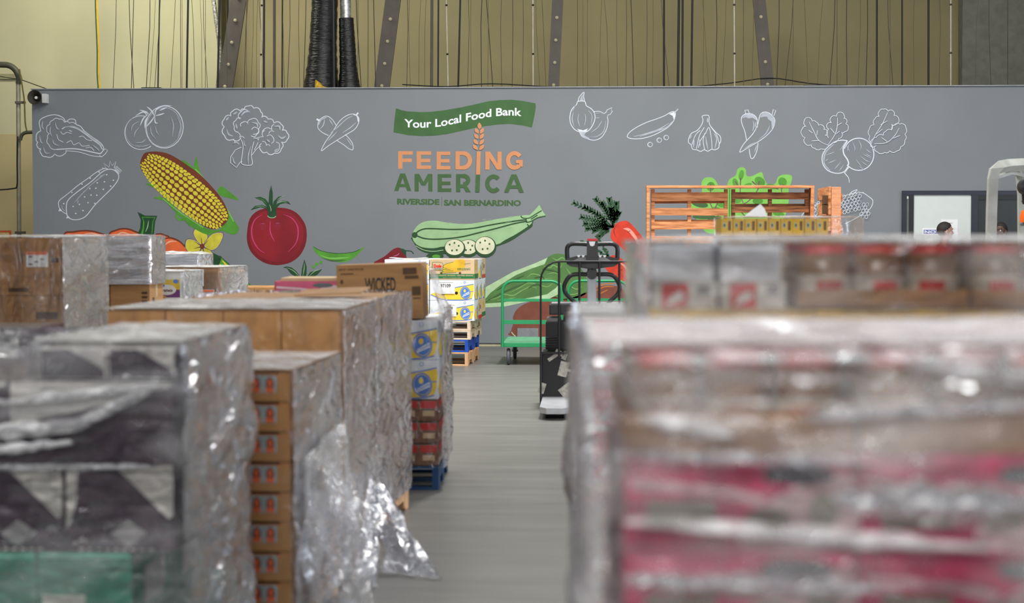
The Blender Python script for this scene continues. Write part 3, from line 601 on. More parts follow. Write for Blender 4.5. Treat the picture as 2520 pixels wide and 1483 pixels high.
def caps(p, ch, x0, x1, y0, y1, t, m):
    w = x1-x0; h = y1-y0
    def R(a, b, c, d): p.poly([(a, b), (c, b), (c, d), (a, d)], m)
    def par(a, b, c, d): p.poly([a, b, c, d], m)
    def arc(cx, cy, rx, ry, a0, a1): 
        p.stroke([(cx+rx*cos(radians(a0+(a1-a0)*k/18)), cy+ry*sin(radians(a0+(a1-a0)*k/18))) for k in range(19)], t, m, 0);
    if ch in 'FEIRMD' or ch == 'N': R(x0, y0, x0+t, y1)
    if ch in 'FE': R(x0, y0, x1, y0+t*.82); R(x0, y0+h*.42, x1-w*.06, y0+h*.42+t*.82)
    if ch == 'E': R(x0, y1-t*.82, x1, y1)
    if ch == 'D':
        R(x0, y0, x0+w*.45, y0+t*.85); R(x0, y1-t*.85, x0+w*.45, y1); arc(x0+w*.45, (y0+y1)/2, w*.55-t/2, h/2-t*.43, -90, 90)
    if ch == 'N': R(x1-t, y0, x1, y1); par((x0, y0), (x0+t*1.1, y0), (x1, y1), (x1-t*1.1, y1))
    if ch == 'M':
        R(x1-t, y0, x1, y1); c = (x0+x1)/2; par((x0, y0), (x0+t*1.1, y0), (c+t*.45, y0+h*.66), (c-t*.45, y0+h*.66)); par((x1-t*1.1, y0), (x1, y0), (c+t*.45, y0+h*.66), (c-t*.45, y0+h*.66))
    if ch == 'A':
        c = (x0+x1)/2; par((c-t*.6, y0), (c+t*.35, y0), (x0+t*1.05, y1), (x0, y1)); par((c-t*.35, y0), (c+t*.6, y0), (x1, y1), (x1-t*1.05, y1)); R(x0+w*.24, y0+h*.60, x1-w*.24, y0+h*.60+t*.75)
    if ch == 'R':
        R(x0, y0, x0+w*.5, y0+t*.85); R(x0, y0+h*.58, x0+w*.5, y0+h*.58+t*.8); arc(x0+w*.5, y0+h*.33, w*.47-t/2, h*.335-t*.43, -90, 90); par((x0+w*.4, y0+h*.6), (x0+w*.4+t, y0+h*.6), (x1, y1), (x1-t*1.15, y1))
    if ch == 'C': arc((x0+x1)/2+w*.03, (y0+y1)/2, w/2-t/2, h/2-t/2, 42, 318)
    if ch == 'G':
        arc((x0+x1)/2+w*.02, (y0+y1)/2, w/2-t/2, h/2-t/2, 45, 325); R(x0+w*.6, y0+h*.47, x1, y0+h*.47+t*.8); R(x1-t*.9, y0+h*.47, x1, y0+h*.83)
    if ch == 'I': pass
    p.up()
p = fig('painted_logo_word', 'apricot painted word FEEDING with wheat ear over its I', *A3)
for ch, x0, x1, y0, y1 in (('F',185,350,703,903),('E',395,560,705,906),('E',622,780,708,912),('D',838,1028,705,912),('N',1178,1365,708,914),('G',1408,1606,702,916)): caps(p, ch, x0, x1, y0, y1, 49, C_or)
p.poly([(1080,706),(1127,706),(1119,970),(1072,970)], C_or)
def leaf(c, L, w, a):
    q = [(c[0]+L*cos(a)*k-(w*sin(a)*s), c[1]+L*sin(a)*k+(w*cos(a)*s)) for k, s in ((-.5,0),(-.25,.42),(.05,.5),(.5,0),(.15,-.46),(-.2,-.42))]
    p.poly(q, C_or, 3)
leaf((1112,415), 74, 46, -pi/2)
for i, y in enumerate((472, 533, 598, 660)):
    leaf((1081-i*5, y), 72+i*3, 40, radians(58-i*4)); leaf((1140-i*1, y), 76+i*2, 40, radians(122+i*4))
done(p)
p = fig('painted_logo_word', 'forest green painted word AMERICA', *A3)
for ch, x0, x1, y0, y1 in (('A',137,335,957,1158),('M',372,575,963,1162),('E',636,790,965,1166),('R',846,1012,965,1168),('C',1172,1362,968,1178),('A',1393,1617,968,1174)): caps(p, ch, x0, x1, y0, y1, 47, C_dg)
p.poly([(1072,972),(1119,972),(1111,1170),(1064,1170)], C_dg); done(p)
p = fig('painted_logo_place_name', 'small green painted words RIVERSIDE and SAN BERNARDINO', *A3)
p.text('RIVERSIDE', 172, 1243, 655, 1312, C_dg, bold=.05, warp=lambda u, v: (u, v+(u-172)*.012))
p.text('SAN BERNARDINO', 706, 1256, 1585, 1326, C_dg, bold=.05, warp=lambda u, v: (u, v+(u-706)*.006))
p.stroke([(684,1228),(680,1335)], 4, C_dg, 0); done(p)
# small grey access plate low on the wall
m = MB(); a = at(1273, 829, Yw-.01); b = at(1325, 807, Yw-.01)
m.box(((a.x+b.x)/2, Yw-.0085, (a.z+b.z)/2), (b.x-a.x, .006, b.z-a.z), mat('grey cover plate', (128, 130, 132), .5))
for sx in (.06, .5, .94):
    m.lathe([(.006, 0), (.005, .003)], M_steel, 8, (a.x+(b.x-a.x)*sx, Yw-.0115, b.z-.02), Matrix.Rotation(pi/2, 4, 'X'))
tag(m.build('cover_plate'), 'grey rectangular cover plate screwed low on the mural wall', 'cover plate')
# ------------------------------------------------------------------ office doors on the right
M_frame = mat('dark blue grey frame', (34, 36, 50), .4)
d = empty('door_1', at(2300, 852, Yw)); d['kind'] = 'structure'; d.location = (0, 0, 0)
def wbox(px0, py0, px1, py1, y, th, m, name, parent):
    a = at(px0, py0, y); b = at(px1, py1, y); mb = MB(); zb = max(0.0, min(a.z, b.z)); zt = max(a.z, b.z)
    mb.box(((a.x+b.x)/2, y, (zb+zt)/2), (abs(b.x-a.x), th, zt-zb), m); return mb.build(name, parent)
fy = Yw-.03
wbox(2220, 469, 2560, 479, fy, .05, M_frame, 'door_frame', d); wbox(2220, 479, 2228, 852, fy, .05, M_frame, 'door_jamb', d)
wbox(2237, 479, 2245, 852, fy, .05, M_black, 'door_jamb', d)
wbox(2228, 479, 2237, 852, fy+.01, .02, mat('grey side light', (112, 118, 112), .4), 'side_panel', d)
wbox(2230, 483, 2235, 489, fy-.005, .012, M_paper, 'switch_label', d)
wbox(2390, 479, 2402, 852, fy, .05, M_frame, 'door_mullion', d)
wbox(2402, 479, 2560, 491, fy, .045, M_black, 'door_header', d)
wbox(2245, 479, 2390, 852, fy+.01, .02, mat('pale door leaf', (206, 212, 208), .5, vary=.01), 'door_leaf', d)
gm = mat('dark tinted glass', (34, 38, 37), .3, spec=.3, vary=.02)
wbox(2402, 491, 2560, 852, fy+.01, .012, gm, 'glass_pane', d)
# notices on the door leaf
def notice(px0, py0, px1, py1, label, fn):
    a = at(px0, py1, fy-.002); b = at(px1, py0, fy-.002); w = b.x-a.x; h = b.z-a.z
    mb = MB(); mb.box((0, 0, h/2), (w, .003, h), M_paper); o = mb.build('notice', loc=((a.x+b.x)/2, fy-.0035, a.z))
    tag(o, label, 'sign'); pp = Paint(lambda u, v, k: (-w/2+u*w, -.0015-k, h*(1-v)), .0004, base=.0004); fn(pp, w, h); pp.build('printed_text', o); return o
M_nb = mat('notice blue', (92, 104, 176), .6)
def nf(p, w, h):
    p.poly([(.04, .25), (.96, .25), (.96, .85), (.04, .85)], M_nb); p.text('NOTICE', .07, .33, .93, .77, M_paper, bold=.02)
notice(2270, 561, 2345, 578, 'white sign with blue NOTICE panel on the pale door, behind the head', nf)
def nf2(p, w, h):
    p.text('APPOINTMENT', .15, .13, .7, .17, M_ink, bold=.02)
    for k in range(12): p.stroke([(.14, .3+k*.05), (.86 if k % 3 else .7, .3+k*.05)], .006, M_grey, 0, keep=True)
notice(2315, 540, 2357, 600, 'white letter sheet with small text on the pale door, behind the head', nf2)
# ------------------------------------------------------------------ things above and beside the wall
def pipe(px0, py0, px1, py1, Y, r, m, name, label, cat, group=None, n=8, Y2=None):
    mb = MB(); a = at(px0, py0, Y); b = at(px1, py1, Y2 or Y); mb.tube([a, (a+b)/2, b], r, m, n); return tag(mb.build(name, smooth=True), label, cat, group)
PW = .0
for i, (tx, bx, w) in enumerate(((586,549,38),(966,936,38),(1372,1361,27),(1869,1892,31))):
    Y = 27.0; tp = at(tx, -140*1.0, Y); bt = at(bx, 216, Y); bt.z = ztop; top = at(tx+(tx-bx)*.6, -130, Y)
    root = empty('steel_brace', bt); dvec = top-bt; ang = math.atan2(dvec.x, dvec.z); L = dvec.length
    R_ = Matrix.Rotation(ang, 4, 'Y'); wm = w/161
    mb = MB(); mb.box(R_ @ Vector((0, 0, L/2+.02)), (wm, .05, L), M_brace, M=R_); mb.build('brace_plate', root)
    for k in range(6):
        mb = MB(); c = R_ @ Vector((0, -.03, .2+.34*k)); mb.lathe([(.028, 0), (.026, .012), (.012, .02)], mat('bolt', (178, 170, 140), .6), 8, c, Matrix.Rotation(pi/2, 4, 'X')); mb.build('bolt', root)
    tag(root, ['wide steel brace leaning right, left of the black wrapped ducts', 'wide steel brace leaning right, first one right of the black wrapped ducts', 'nearly upright steel brace above the white onion drawing', 'steel brace leaning left near the upper right corner'][i], 'brace', 'steel braces above the mural wall')
blk = [(393,388,3.5),(463,459,5),(541,535,5.5),(650,649,5),(675,675,7),(695,694,3.5),(1063,1062,7),(1079,1078,4),(1133,1127,4.5),(1634,1634,5),(1671,1668,6),(1680,1679,5),(1704,1701,5),(2158,2158,4.5),(2220,2220,4),(2285,2285,5),(820,822,9)]
names = ['first black hanging rod from the left above the wall', 'second black hanging rod from the left above the wall', 'black hanging rod beside the first steel brace', 'black rod beside the thin white rod left of the ducts', 'thick grey black pipe left of the wrapped ducts', 'slim black rod nearest left of the wrapped ducts', 'thick brown pipe just right of the second brace', 'slim black rod beside the thick brown pipe', 'black rod between the second and third braces, rightmost', 'black rod leftmost of the four near the right brace', 'black rod second of the four near the right brace', 'black rod third of the four near the right brace', 'black rod rightmost of the four near the right brace', 'black rod right of the rightmost brace', 'black rod second right of the rightmost brace', 'black rod furthest right above the wall', 'black flat bar standing between the two wrapped ducts']
for (tx, bx, w), nm in zip(blk, names):
    mb = MB(); Y = 26.6 if w != 9 else 25.9; a = at(tx+(tx-bx)*.4, -110, Y); b = at(bx, 216, Y); b.z = ztop; mb.tube([a, b], w/2/(F/Y), M_black if w != 7 else M_brace, 8)
    tag(mb.build('hanging_rod', smooth=True), nm, 'rod', 'dark rods above the mural wall')
for (tx, bx, nm) in ((646,641,'thin white rod left of the black ducts'),(1096,1103,'thin white rod right of the second brace'),(1311,1312,'thin white rod left of the third brace'),(1806,1808,'thin white rod left of the rightmost brace'),(2340,2340,'thin white rod at the far upper right')):
    mb = MB(); Y = 26.3; a = at(tx, -110, Y); b = at(bx, 216, Y); b.z = ztop; mb.tube([a, b], .009, mat('white rod', (196, 192, 176), .5), 6)
    for k in (.35, .7): mb.tube([a.lerp(b, k), a.lerp(b, k+.012)], .018, M_black, 6)
    tag(mb.build('hanging_rod', smooth=True), nm, 'rod', 'white rods above the mural wall')
random.seed(11)
M_wire = mat('dark thin wire', (96, 88, 62), .6); M_wireb = mat('black thin wire', (50, 46, 38), .6)
xs_ = [277,322,331,358,366,379,418,445,448,480,497,505,512,560,600,607,617,631,655,700,706,738,746,880,890,905,925,1000,1010,1030,1045,1150,1160,1185,1200,1215,1235,1260,1285,1330,1345,1420,1435,1446,1475,1500,1520,1540,1560,1590,1605,1650,1730,1745,1760,1775,1830,1850,1910,1930,1950,1990,2010,2040,2060,2085,2110,2130,2190,2200,2250,2310,2360,2400,2440,2480]
for i, x in enumerate(xs_):
    Y = 26.0+random.random()*1.6; lean = random.choice((-1, 1, 0, 0, .4))*random.uniform(5, 30)
    a = at(x+lean, -110, Y); b = at(x, 216, Y); b.z = ztop; mid = a.lerp(b, .5)+Vector((random.uniform(-.03, .03), 0, 0))
    mb = MB(); mb.tube([a, mid, b], random.choice((.0035, .0045, .006)), random.choice((M_wire, M_wire, M_wireb)), 5)
    tag(mb.build('hanging_wire'), 'thin loose wire hanging down to the top of the mural wall', 'wire', 'thin wires above the mural wall')
for q, nm in (([(990,208),(1100,213),(1210,206),(1360,214),(1500,216)], 'black slack cable lying along the wall top, left of centre'), ([(1700,214),(1800,204),(1895,192),(1990,205),(2080,212)], 'black slack cable looped over the rightmost brace foot')):
    mb = MB(); mb.tube([at(x, y, 25.6 if x < 1650 else 26.96) for x, y in cr(q, 4)], .008, M_black, 6); tag(mb.build('slack_cable', smooth=True), nm, 'cable')
for x, nm in ((205,'thin black tray edge lying on wall top at far left'), (2030, 'black bracket lying on the wall top at the right')):
    mb = MB(); a = at(x+168 if x < 300 else x, 216, 25.3); mb.box((a.x, 25.35, ztop+.035), (.28 if x < 300 else .6, .2, .025), M_black, bev=.004); mb.box((a.x, 25.35, ztop+.017), (.1, .1, .012), M_black)
    tag(mb.build('metal_bracket'), nm, 'bracket')
# yellow/green cable and silver tube near the left
mb = MB(); c1 = cr([(238,-100),(239,20),(243,120),(243,180),(246,222)], 4); mb.tube([at(x, y, 29) for x, y in c1], .016, mat('yellow cable', (206, 164, 40), .5), 6)
rt = mb.build('hanging_cable', smooth=True); tag(rt, 'yellow and green twin cable hanging left of the wires', 'cable')
mb = MB(); mb.tube([at(x-4, y, 29) for x, y in c1], .012, mat('dark green cable', (50, 86, 66), .5), 6); mb.build('green_core', rt, smooth=True)
mb = MB(); mb.tube([at(x, y, 27.6) for x, y in cr([(520,-60),(528,20),(538,90),(541,130),(539,180),(536,216)], 4)], .035, mat('silver duct', (190, 188, 176), .4, metal=.6, vary=.3, scale=40, bump=.4), 10)
tag(mb.build('flexible_duct', smooth=True), 'thin silver flexible duct behind the first steel brace', 'duct')
# wrapped ducts
M_wrap = mat('black wrinkled wrap', (18, 18, 19), .3, vary=.1, scale=9, bump=.9, stretch=(1, 1, 5), spec=.5)
def duct(cx0, w0, cx1, w1, y0, Y, label):
    pts = []; rs = []; n = 34
    a = at(cx0, y0, Y); b = at(cx1, 216, Y); b.z = ztop+.002
    for k in range(n+1):
        t = k/n; fl = max(0, (t-.62)/.38); cx = (cx0+(cx1-cx0)*t); w = w0+(w1*.72-w0)*t*.6+(w1-w0)*.42*fl**1.6
        pts.append(a.lerp(b, t)); rs.append(w/2/(F/Y)*(1+.025*sin(k*2.3)+random.uniform(-.012, .012)))
    mb = MB(); mb.tube(pts, rs, M_wrap, 18); o = mb.build('wrapped_duct', smooth=True); tag(o, label, 'duct'); return o
duct(804, 60, 790, 112, -110, 26.2, 'larger black wrapped duct flaring at its foot on the wall top')
d2 = duct(852, 36, 860, 74, 45, 26.1, 'smaller black wrapped duct with silver flexible hose at its top')
mb = MB(); a = at(848, -110, 26.1); b = at(851, 48, 26.1); mb.tube([a.lerp(b, k/40) for k in range(41)], [.078+.006*(k % 2) for k in range(41)], mat('silver hose', (188, 188, 184), .35, metal=.7, vary=.2, scale=20), 14); mb.build('silver_hose', d2, smooth=True)
mb = MB(); q = at(787, 217, 25.9); q.z = ztop
mb.tube([q+Vector((0, 0, 0)), q+Vector((0, 0, .06)), q+Vector((-.03, 0, .13)), q+Vector((-.06, 0, .2))], [.08, .075, .05, .006], mat('yellow cloth', (190, 150, 40), .8, vary=.2, scale=20, bump=.8), 9)
mb.tube([q+Vector((0, -.02, .12)), q+Vector((.15, -.02, .06)), q+Vector((.32, -.02, .012))], .008, MATS['yellow cloth'], 5)
tag(mb.build('yellow_rag', smooth=True), 'yellow rag and cord lying at the foot of the black ducts', 'rag')
# conduit on the left
M_pipe = mat('galvanised conduit', (150, 148, 128), .4, metal=.2)
mb = MB(); Y = 28.6
root = empty('conduit', (at(46, 575, Y).x, Y, 0)); T0 = Vector(root.location)
mb.tube([at(45, 205, Y)-T0, at(46, 400, Y)-T0, Vector((0, 0, .0))], .036, M_pipe, 12); mb.build('pipe', root, smooth=True)
mb = MB(); mb.tube([at(x, y, Y)-T0 for x, y in cr([(-40,158),(0,159),(22,161),(38,172),(47,192),(46,206)], 5)], .05, mat('dark pipe elbow', (70, 70, 56), .5), 12); mb.build('elbow', root, smooth=True)
for yy in (252, 572):
    mb = MB(); q = at(50, yy, Y-.05)-T0; mb.box(q, (.17, .05, .04), M_brace, bev=.005); mb.build('pipe_clamp', root)
tag(root, 'tall grey metal conduit with a dark bend at the far left', 'conduit')
mb = MB(); mb.tube([at(x, y, Y-.1) for x, y in cr([(48,170),(56,220),(60,250),(62,300),(66,322)], 4)], .014, mat('dark beige cord', (96, 86, 44), .6), 6); tag(mb.build('power_cable', smooth=True), 'brown cord looping from conduit towards the mural wall corner', 'cord')
mb = MB(); mb.tube([at(x, y, Y-.08) for x, y in cr([(84,325),(64,326),(54,332),(50,345)], 4)], .03, MATS['dark pipe elbow'], 8); tag(mb.build('branch_pipe', smooth=True), 'short dark branch pipe running from conduit behind the mural wall', 'pipe')
mb = MB(); mb.tube([at(x, y, Y-.09) for x, y in cr([(44,335),(42,400),(42,455),(30,464),(-20,468)], 4)], .012, M_black, 6); tag(mb.build('power_cable', smooth=True), 'black cord running down beside the conduit then off left', 'cord')
mb = MB(); mb.tube([at(-20, 185, 30.3), at(52, 196, 28.7), at(124, 222, 27)], .008, M_wireb, 5); tag(mb.build('guy_wire', smooth=True), 'thin guy wire slanting from conduit bend to mural wall corner', 'wire')
mb = MB(); a = at(-30, 194, 30.35); b = at(45, 182, 30.35); mb.box(((a.x+b.x)/2, 30.37, (a.z+b.z)/2), (b.x-a.x, .05, .09), mat('beige duct cover', (150, 146, 112), .7), bev=.006); tag(mb.build('cable_tray'), 'beige cable tray on the cream wall behind the conduit bend', 'cable tray')
# horn speaker
hp = at(88, 240, 24.72); root = empty('horn_speaker', hp)
mb = MB(); RX = Matrix.Rotation(pi/2, 4, 'X')
mb.lathe([(.030, -.16), (.035, -.12), (.06, -.03), (.10, .05), (.104, .055), (.098, .055), (.055, -.03), (.03, -.10), (.0, -.10)], mat('dark horn', (70, 66, 60), .4), 24, (0, 0, 0), RX); mb.build('horn', root, smooth=True)
mb = MB(); mb.lathe([(.0, .0), (.02, -.005), (.024, -.03), (.01, -.09)], M_paper, 14, (0, 0, 0), RX); mb.build('horn_centre', root, smooth=True)
mb = MB(); mb.box((.075, .2, -.0), (.06, .14, .13), mat('white bracket', (206, 206, 204), .5), bev=.006); mb.build('mounting_bracket', root)
tag(root, 'round dark horn loudspeaker at the upper left corner of the mural wall', 'loudspeaker')
# orange framed poster at the left
mb = MB(); a = at(-30, 600, 30.3); b = at(24, 567, 30.3); w = b.x-a.x; h = b.z-a.z; mb.box((0, 0, h/2), (w, .01, h), mat('orange poster border', (206, 92, 44), .6)); o = mb.build('poster', loc=((a.x+b.x)/2, 30.37, a.z)); tag(o, 'orange bordered poster low on the cream wall at far left', 'poster')
mb = MB(); mb.box((0, -.007, h/2), (w-.07, .004, h-.07), mat('poster yellow', (214, 190, 120), .6)); mb.build('poster_sheet', o)
# ------------------------------------------------------------------ pallets
def pallet(w, d, h, m, name='pallet', nb=6):
    root = empty(name, (0, 0, 0))
    th = .018; sh = h-2*th
    for x in (-w/2+.022, 0, w/2-.022):
        mb = MB(); prof = [(-d/2, th), (-d/2+.15, th), (-d/2+.17, th+.045), (-d/2+.38, th+.045), (-d/2+.40, th), (d/2-.40, th), (d/2-.38, th+.045), (d/2-.17, th+.045), (d/2-.15, th), (d/2, th), (d/2, th+sh), (-d/2, th+sh)]
        mb.prism(prof, lambda u, v, q, x=x: (x-.02+q, u, v), .04, m); mb.build('stringer', root)
    for k in range(nb):
        mb = MB(); bw = .1; y = -d/2+bw/2+(d-bw)*k/(nb-1); mb.box((0, y, h-th/2+random.uniform(-.0005, .0005)), (w-random.uniform(0, .008), bw, th-.001), m, bev=.002); mb.build('deck_board', root)
    for k in range(3):
        mb = MB(); y = -d/2+.05+(d-.1)*k/2; mb.box((0, y, th/2), (w-.004, .1, th-.001), m, bev=.002); mb.build('bottom_board', root)
    return root
_pc = {}
def place_pallet(w, d, h, m, loc, rz, label, group=None):
    k = (round(w, 2), round(d, 2), h, m.name)
    if k not in _pc: o = pallet(w, d, h, m); _pc[k] = o
    else: o = copy_tree(_pc[k])
    o.location = loc; o.rotation_euler = (0, 0, rz); tag(o, label, 'pallet', group); return o
# ------------------------------------------------------------------ cartons
def carton_mesh(w, d, h, m, flaps=True, bev=.004):
    mb = MB()
    if flaps:
        mb.box((0, 0, (h-.005)/2), (w, d, h-.005), m, bev=bev)
        mb.box((0, -d/4-.0005, h-.0025), (w-.004, d/2-.005, .005), m); mb.box((0, d/4+.0005, h-.0025), (w-.004, d/2-.005, .005), m)
    else: mb.box((0, 0, h/2), (w, d, h), m, bev=bev)
    return mb
def front(w, d, h):   # painter on the front (-Y) face; u 0..w, v 0 (bottom)..h
    return Paint(lambda u, v, k: (-w/2+u, -d/2-k, v), .0004, base=.0008)
def rside(w, d, h): return Paint(lambda u, v, k: (w/2+k, -d/2+u, v), .0004, base=.0008)
def lside(w, d, h): return Paint(lambda u, v, k: (-w/2-k, d/2-u, v), .0004, base=.0008)
def rect(p, x0, y0, x1, y1, m): p.poly([(x0, y0), (x1, y0), (x1, y1), (x0, y1)], m)
def tx(p, s, x0, y0, x1, y1, m, bold=.02): p.text(s, x0, y1, x1, y0, m, bold)
CACHE = {}
def make(kind, w, d, h, name='cardboard_box'):
    key = (kind, round(w, 3), round(d, 3), round(h, 3))
    if key in CACHE: return copy_tree(CACHE[key])
    if kind in ('brown', 'brownprint', 'brownlabel', 'wicked', 'warm', 'braker'):
        o = carton_mesh(w, d, h, M_card3 if kind == 'warm' else M_card).build(name)
        mb = MB(); mb.box((0, 0, h+.0006), (w*.99, .05, .001), M_tape); mb.box((w/2+.0006, 0, h-.05), (.001, .05, .1), M_tape); mb.box((-w/2-.0006, 0, h-.05), (.001, .05, .1), M_tape); mb.build('packing_tape', o)
        if kind == 'brownprint':
            p = rside(w, d, h); rect(p, d*.2, h*.55, d*.35, h*.72, M_carddk); rect(p, d*.7, h*.2, d*.85, h*.4, M_carddk); p.build('printed_mark', o)
            p = front(w, d, h)
            for k in range(3): rect(p, w*.80, h*(.62+k*.09), w*.94, h*(.67+k*.09), M_carddk)
            rect(p, w*.84, h*.16, w*.93, h*.36, M_carddk); p.build('printed_mark', o)
        if kind == 'braker':
            p = front(w, d, h); rect(p, w*.74, h*.60, w*.96, h*.72, M_carddk); rect(p, w*.80, h*.20, w*.93, h*.30, M_carddk)
            tx(p, 'CRACKERS', w*.08, h*.28, w*.62, h*.46, M_carddk, .04); rect(p, w*.5, h*.13, w*.62, h*.16, M_carddk); p.build('printed_text', o)
        if kind == 'brownlabel':
            p = front(w, d, h); rect(p, w*.645, h*.50, w*.87, h*.75, M_paper); rect(p, w*.65, h*.71, w*.86, h*.77, mat('orange label edge', (226, 120, 84), .6))
            for k in range(4): rect(p, w*(.67+.06*(k % 3)), h*(.53+.045*k), w*(.71+.06*(k % 3)), h*(.56+.045*k), M_grey)
            p.build('shipping_label', o); p = front(w, d, h); rect(p, w*.90, h*.58, w*.98, h*.66, M_carddk); rect(p, w*.46, h*.06, w*.66, h*.13, M_carddk); p.build('printed_mark', o)
        if kind == 'wicked':
            p = front(w, d, h); tx(p, 'WICKED', w*.33, h*.50, w*.69, h*.76, M_ink, .025)
            pass
            rect(p, w*.43, h*.36, w*.58, h*.38, M_carddk); tx(p, 'KEEP DRY - HANDLE WITH CARE', w*.03, h*.90, w*.32, h*.94, M_carddk, .02); rect(p, w*.05, h*.83, w*.20, h*.85, M_carddk)
            p.ell((w*.06, h*.70), w*.018, h*.04, M_carddk)
            for (a, b, c, d_) in ((.78, .80, .94, .92), (.80, .72, .96, .78), (.88, .42, .98, .58), (.89, .36, .98, .38)):
                rect(p, w*a, h*b, w*c, h*d_, M_carddk)
            p.build('printed_text', o)
    elif kind == 'chiquita':
        o = carton_mesh(w, d, h, M_white, False).build(name)
        YL = mat('banana yellow', (250, 212, 62), .5, vary=.03); BL = mat('label blue', (76, 128, 210), .5)
        mb = MB(); mb.box((0, 0, h+.0008), (w*.5, d*.3, .0015), M_card2); mb.build('lid_opening', o)
        for F_, L in ((front, w), (rside, d)):
            p = F_(w, d, h)
            q = cr([(L*.02, h*.30), (L*.25, h*.08), (L*.5, h*.03), (L*.80, h*.05), (L*.95, h*.12), (L*.985, h*.78), (L*.8, h*.70), (L*.6, h*.62), (L*.3, h*.45)], 3, True); p.poly(q, YL)
            p.stroke([(L*.02, h*.28), (L*.25, h*.07), (L*.5, h*.02), (L*.8, h*.035), (L*.95, h*.10)], h*.035, BL); p.stroke([(L*.3, h*.47), (L*.6, h*.64), (L*.8, h*.72), (L*.985, h*.80)], h*.035, BL)
            p.stroke([(L*.68, h*.40), (L*.98, h*.45)], h*.025, BL)
            c = (L*.80, h*.37); p.ell(c, h*.30*.85, h*.31, BL, a=.15, n=24); p.ell(c, h*.26*.85, h*.27, YL, a=.15, n=24); p.ell(c, h*.25*.85, h*.255, BL, a=.15, n=24)
            p.ell((c[0]-h*.03, c[1]+h*.10), h*.06, h*.08, YL, n=12); p.poly([(c[0]-h*.14, c[1]-h*.20), (c[0]-h*.12, c[1]-h*.09), (c[0]+h*.18, c[1]+h*.07), (c[0]+h*.20, c[1]-h*.05)], M_paper)
            sl = .45; p.text('Chiquita', c[0]-h*.12, c[1]-h*.03, c[0]+h*.18, c[1]-h*.13, BL, .02, warp=lambda u, v, c=c: (u, v+(u-c[0])*.5-h*.0))
            p.ring((L*.79, h*.90), h*.05, h*.05, h*.012, BL); p.build('printed_label', o)
        p = front(w, d, h); p.ell((w*.30, h*.30), w*.035, h*.06, M_ink); p.ell((w*.60, h*.36), w*.035, h*.08, M_ink); p.build('hand_hole', o)
    elif kind == 'dole':
        o = carton_mesh(w, d, h, M_card2, False).build(name)
        YB = mat('banana print yellow', (222, 176, 48), .6, vary=.08); GB = mat('dole green', (34, 112, 62), .5); RD = mat('logo red', (206, 40, 30), .5)
        p = front(w, d, h); rect(p, 0.002, h*.06, w-.002, h*.29, GB)
        tx(p, 'CERTIFIED ORGANIC BANANAS - CERTIFIED ORGANIC', w*.02, h*.18, w*.98, h*.25, M_card2, .02); tx(p, 'PRODUCT OF ORGANIC FARMS', w*.3, h*.09, w*.7, h*.12, M_card2, .01)
        for k in range(4):
            q = [(w*(.78-.035*k), h*.98), (w*(.80-.04*k), h*.75), (w*(.74-.05*k), h*(.50+.02*k)), (w*(.60-.07*k), h*(.38+.06*k)), (w*(.30), h*(.34+.09*k)), (w*(.31), h*(.42+.09*k)), (w*(.50-.04*k), h*(.55+.08*k)), (w*(.62-.03*k), h*(.78+.03*k)), (w*(.68-.03*k), h*.98)]
            p.poly(q, YB, 3); p.stroke(q[3:8], h*.018, GB)
        p.stroke([(w*.04, h*.62), (w*.30, h*.42)], h*.015, GB); p.stroke([(w*.78, h*.78), (w*.92, h*.82)], h*.015, GB)
        rect(p, w*.07, h*.50, w*.29, h*.84, M_card2); p.stroke([(w*.06, h*.86), (w*.28, h*.84), (w*.29, h*.56), (w*.15, h*.50), (w*.07, h*.60), (w*.06, h*.86)], h*.018, GB, 3)
        tx(p, 'Dole', w*.09, h*.60, w*.27, h*.76, RD, .06); rect(p, w*.10, h*.56, w*.26, h*.585, mat('logo blue', (60, 70, 130), .5))
        tx(p, 'ORGANIC', w*.62, h*.50, w*.92, h*.58, GB, .02); p.build('printed_text', o)
        p = front(w, d, h); p.ell((w*.26, h*.33), w*.028, h*.055, M_carddk); p.ell((w*.68, h*.33), w*.028, h*.055, M_carddk); p.build('hand_hole', o)
        p = rside(w, d, h); rect(p, 0.002, h*.06, d-.002, h*.29, GB); rect(p, d*.3, h*.5, d*.6, h*.8, YB); p.build('printed_text', o)
    elif kind == 'redband':
        o = carton_mesh(w, d, h, M_card2, False).build(name)
        for F_, L in ((front, w), (rside, d)):
            p = F_(w, d, h); rect(p, .002, 0.004, L-.002, h*.2, M_red); rect(p, L*.2, h*.4, L*.3, h*.8, M_carddk); rect(p, L*.5, h*.5, L*.65, h*.7, M_carddk); p.build('printed_band', o)
    elif kind in ('purple', 'purpleb', 'purpletray', 'teal'):
        PU = mat('aubergine print', (62, 42, 60), .35, vary=.03, coat=.3); OW = mat('off white print', (214, 210, 204), .45, vary=.02); TE = mat('teal print', (64, 142, 120), .45, vary=.04)
        base = {'purple': PU, 'purpleb': PU, 'purpletray': OW, 'teal': TE}[kind]
        o = carton_mesh(w, d, h, base, kind != 'purpletray').build(name); p = front(w, d, h)
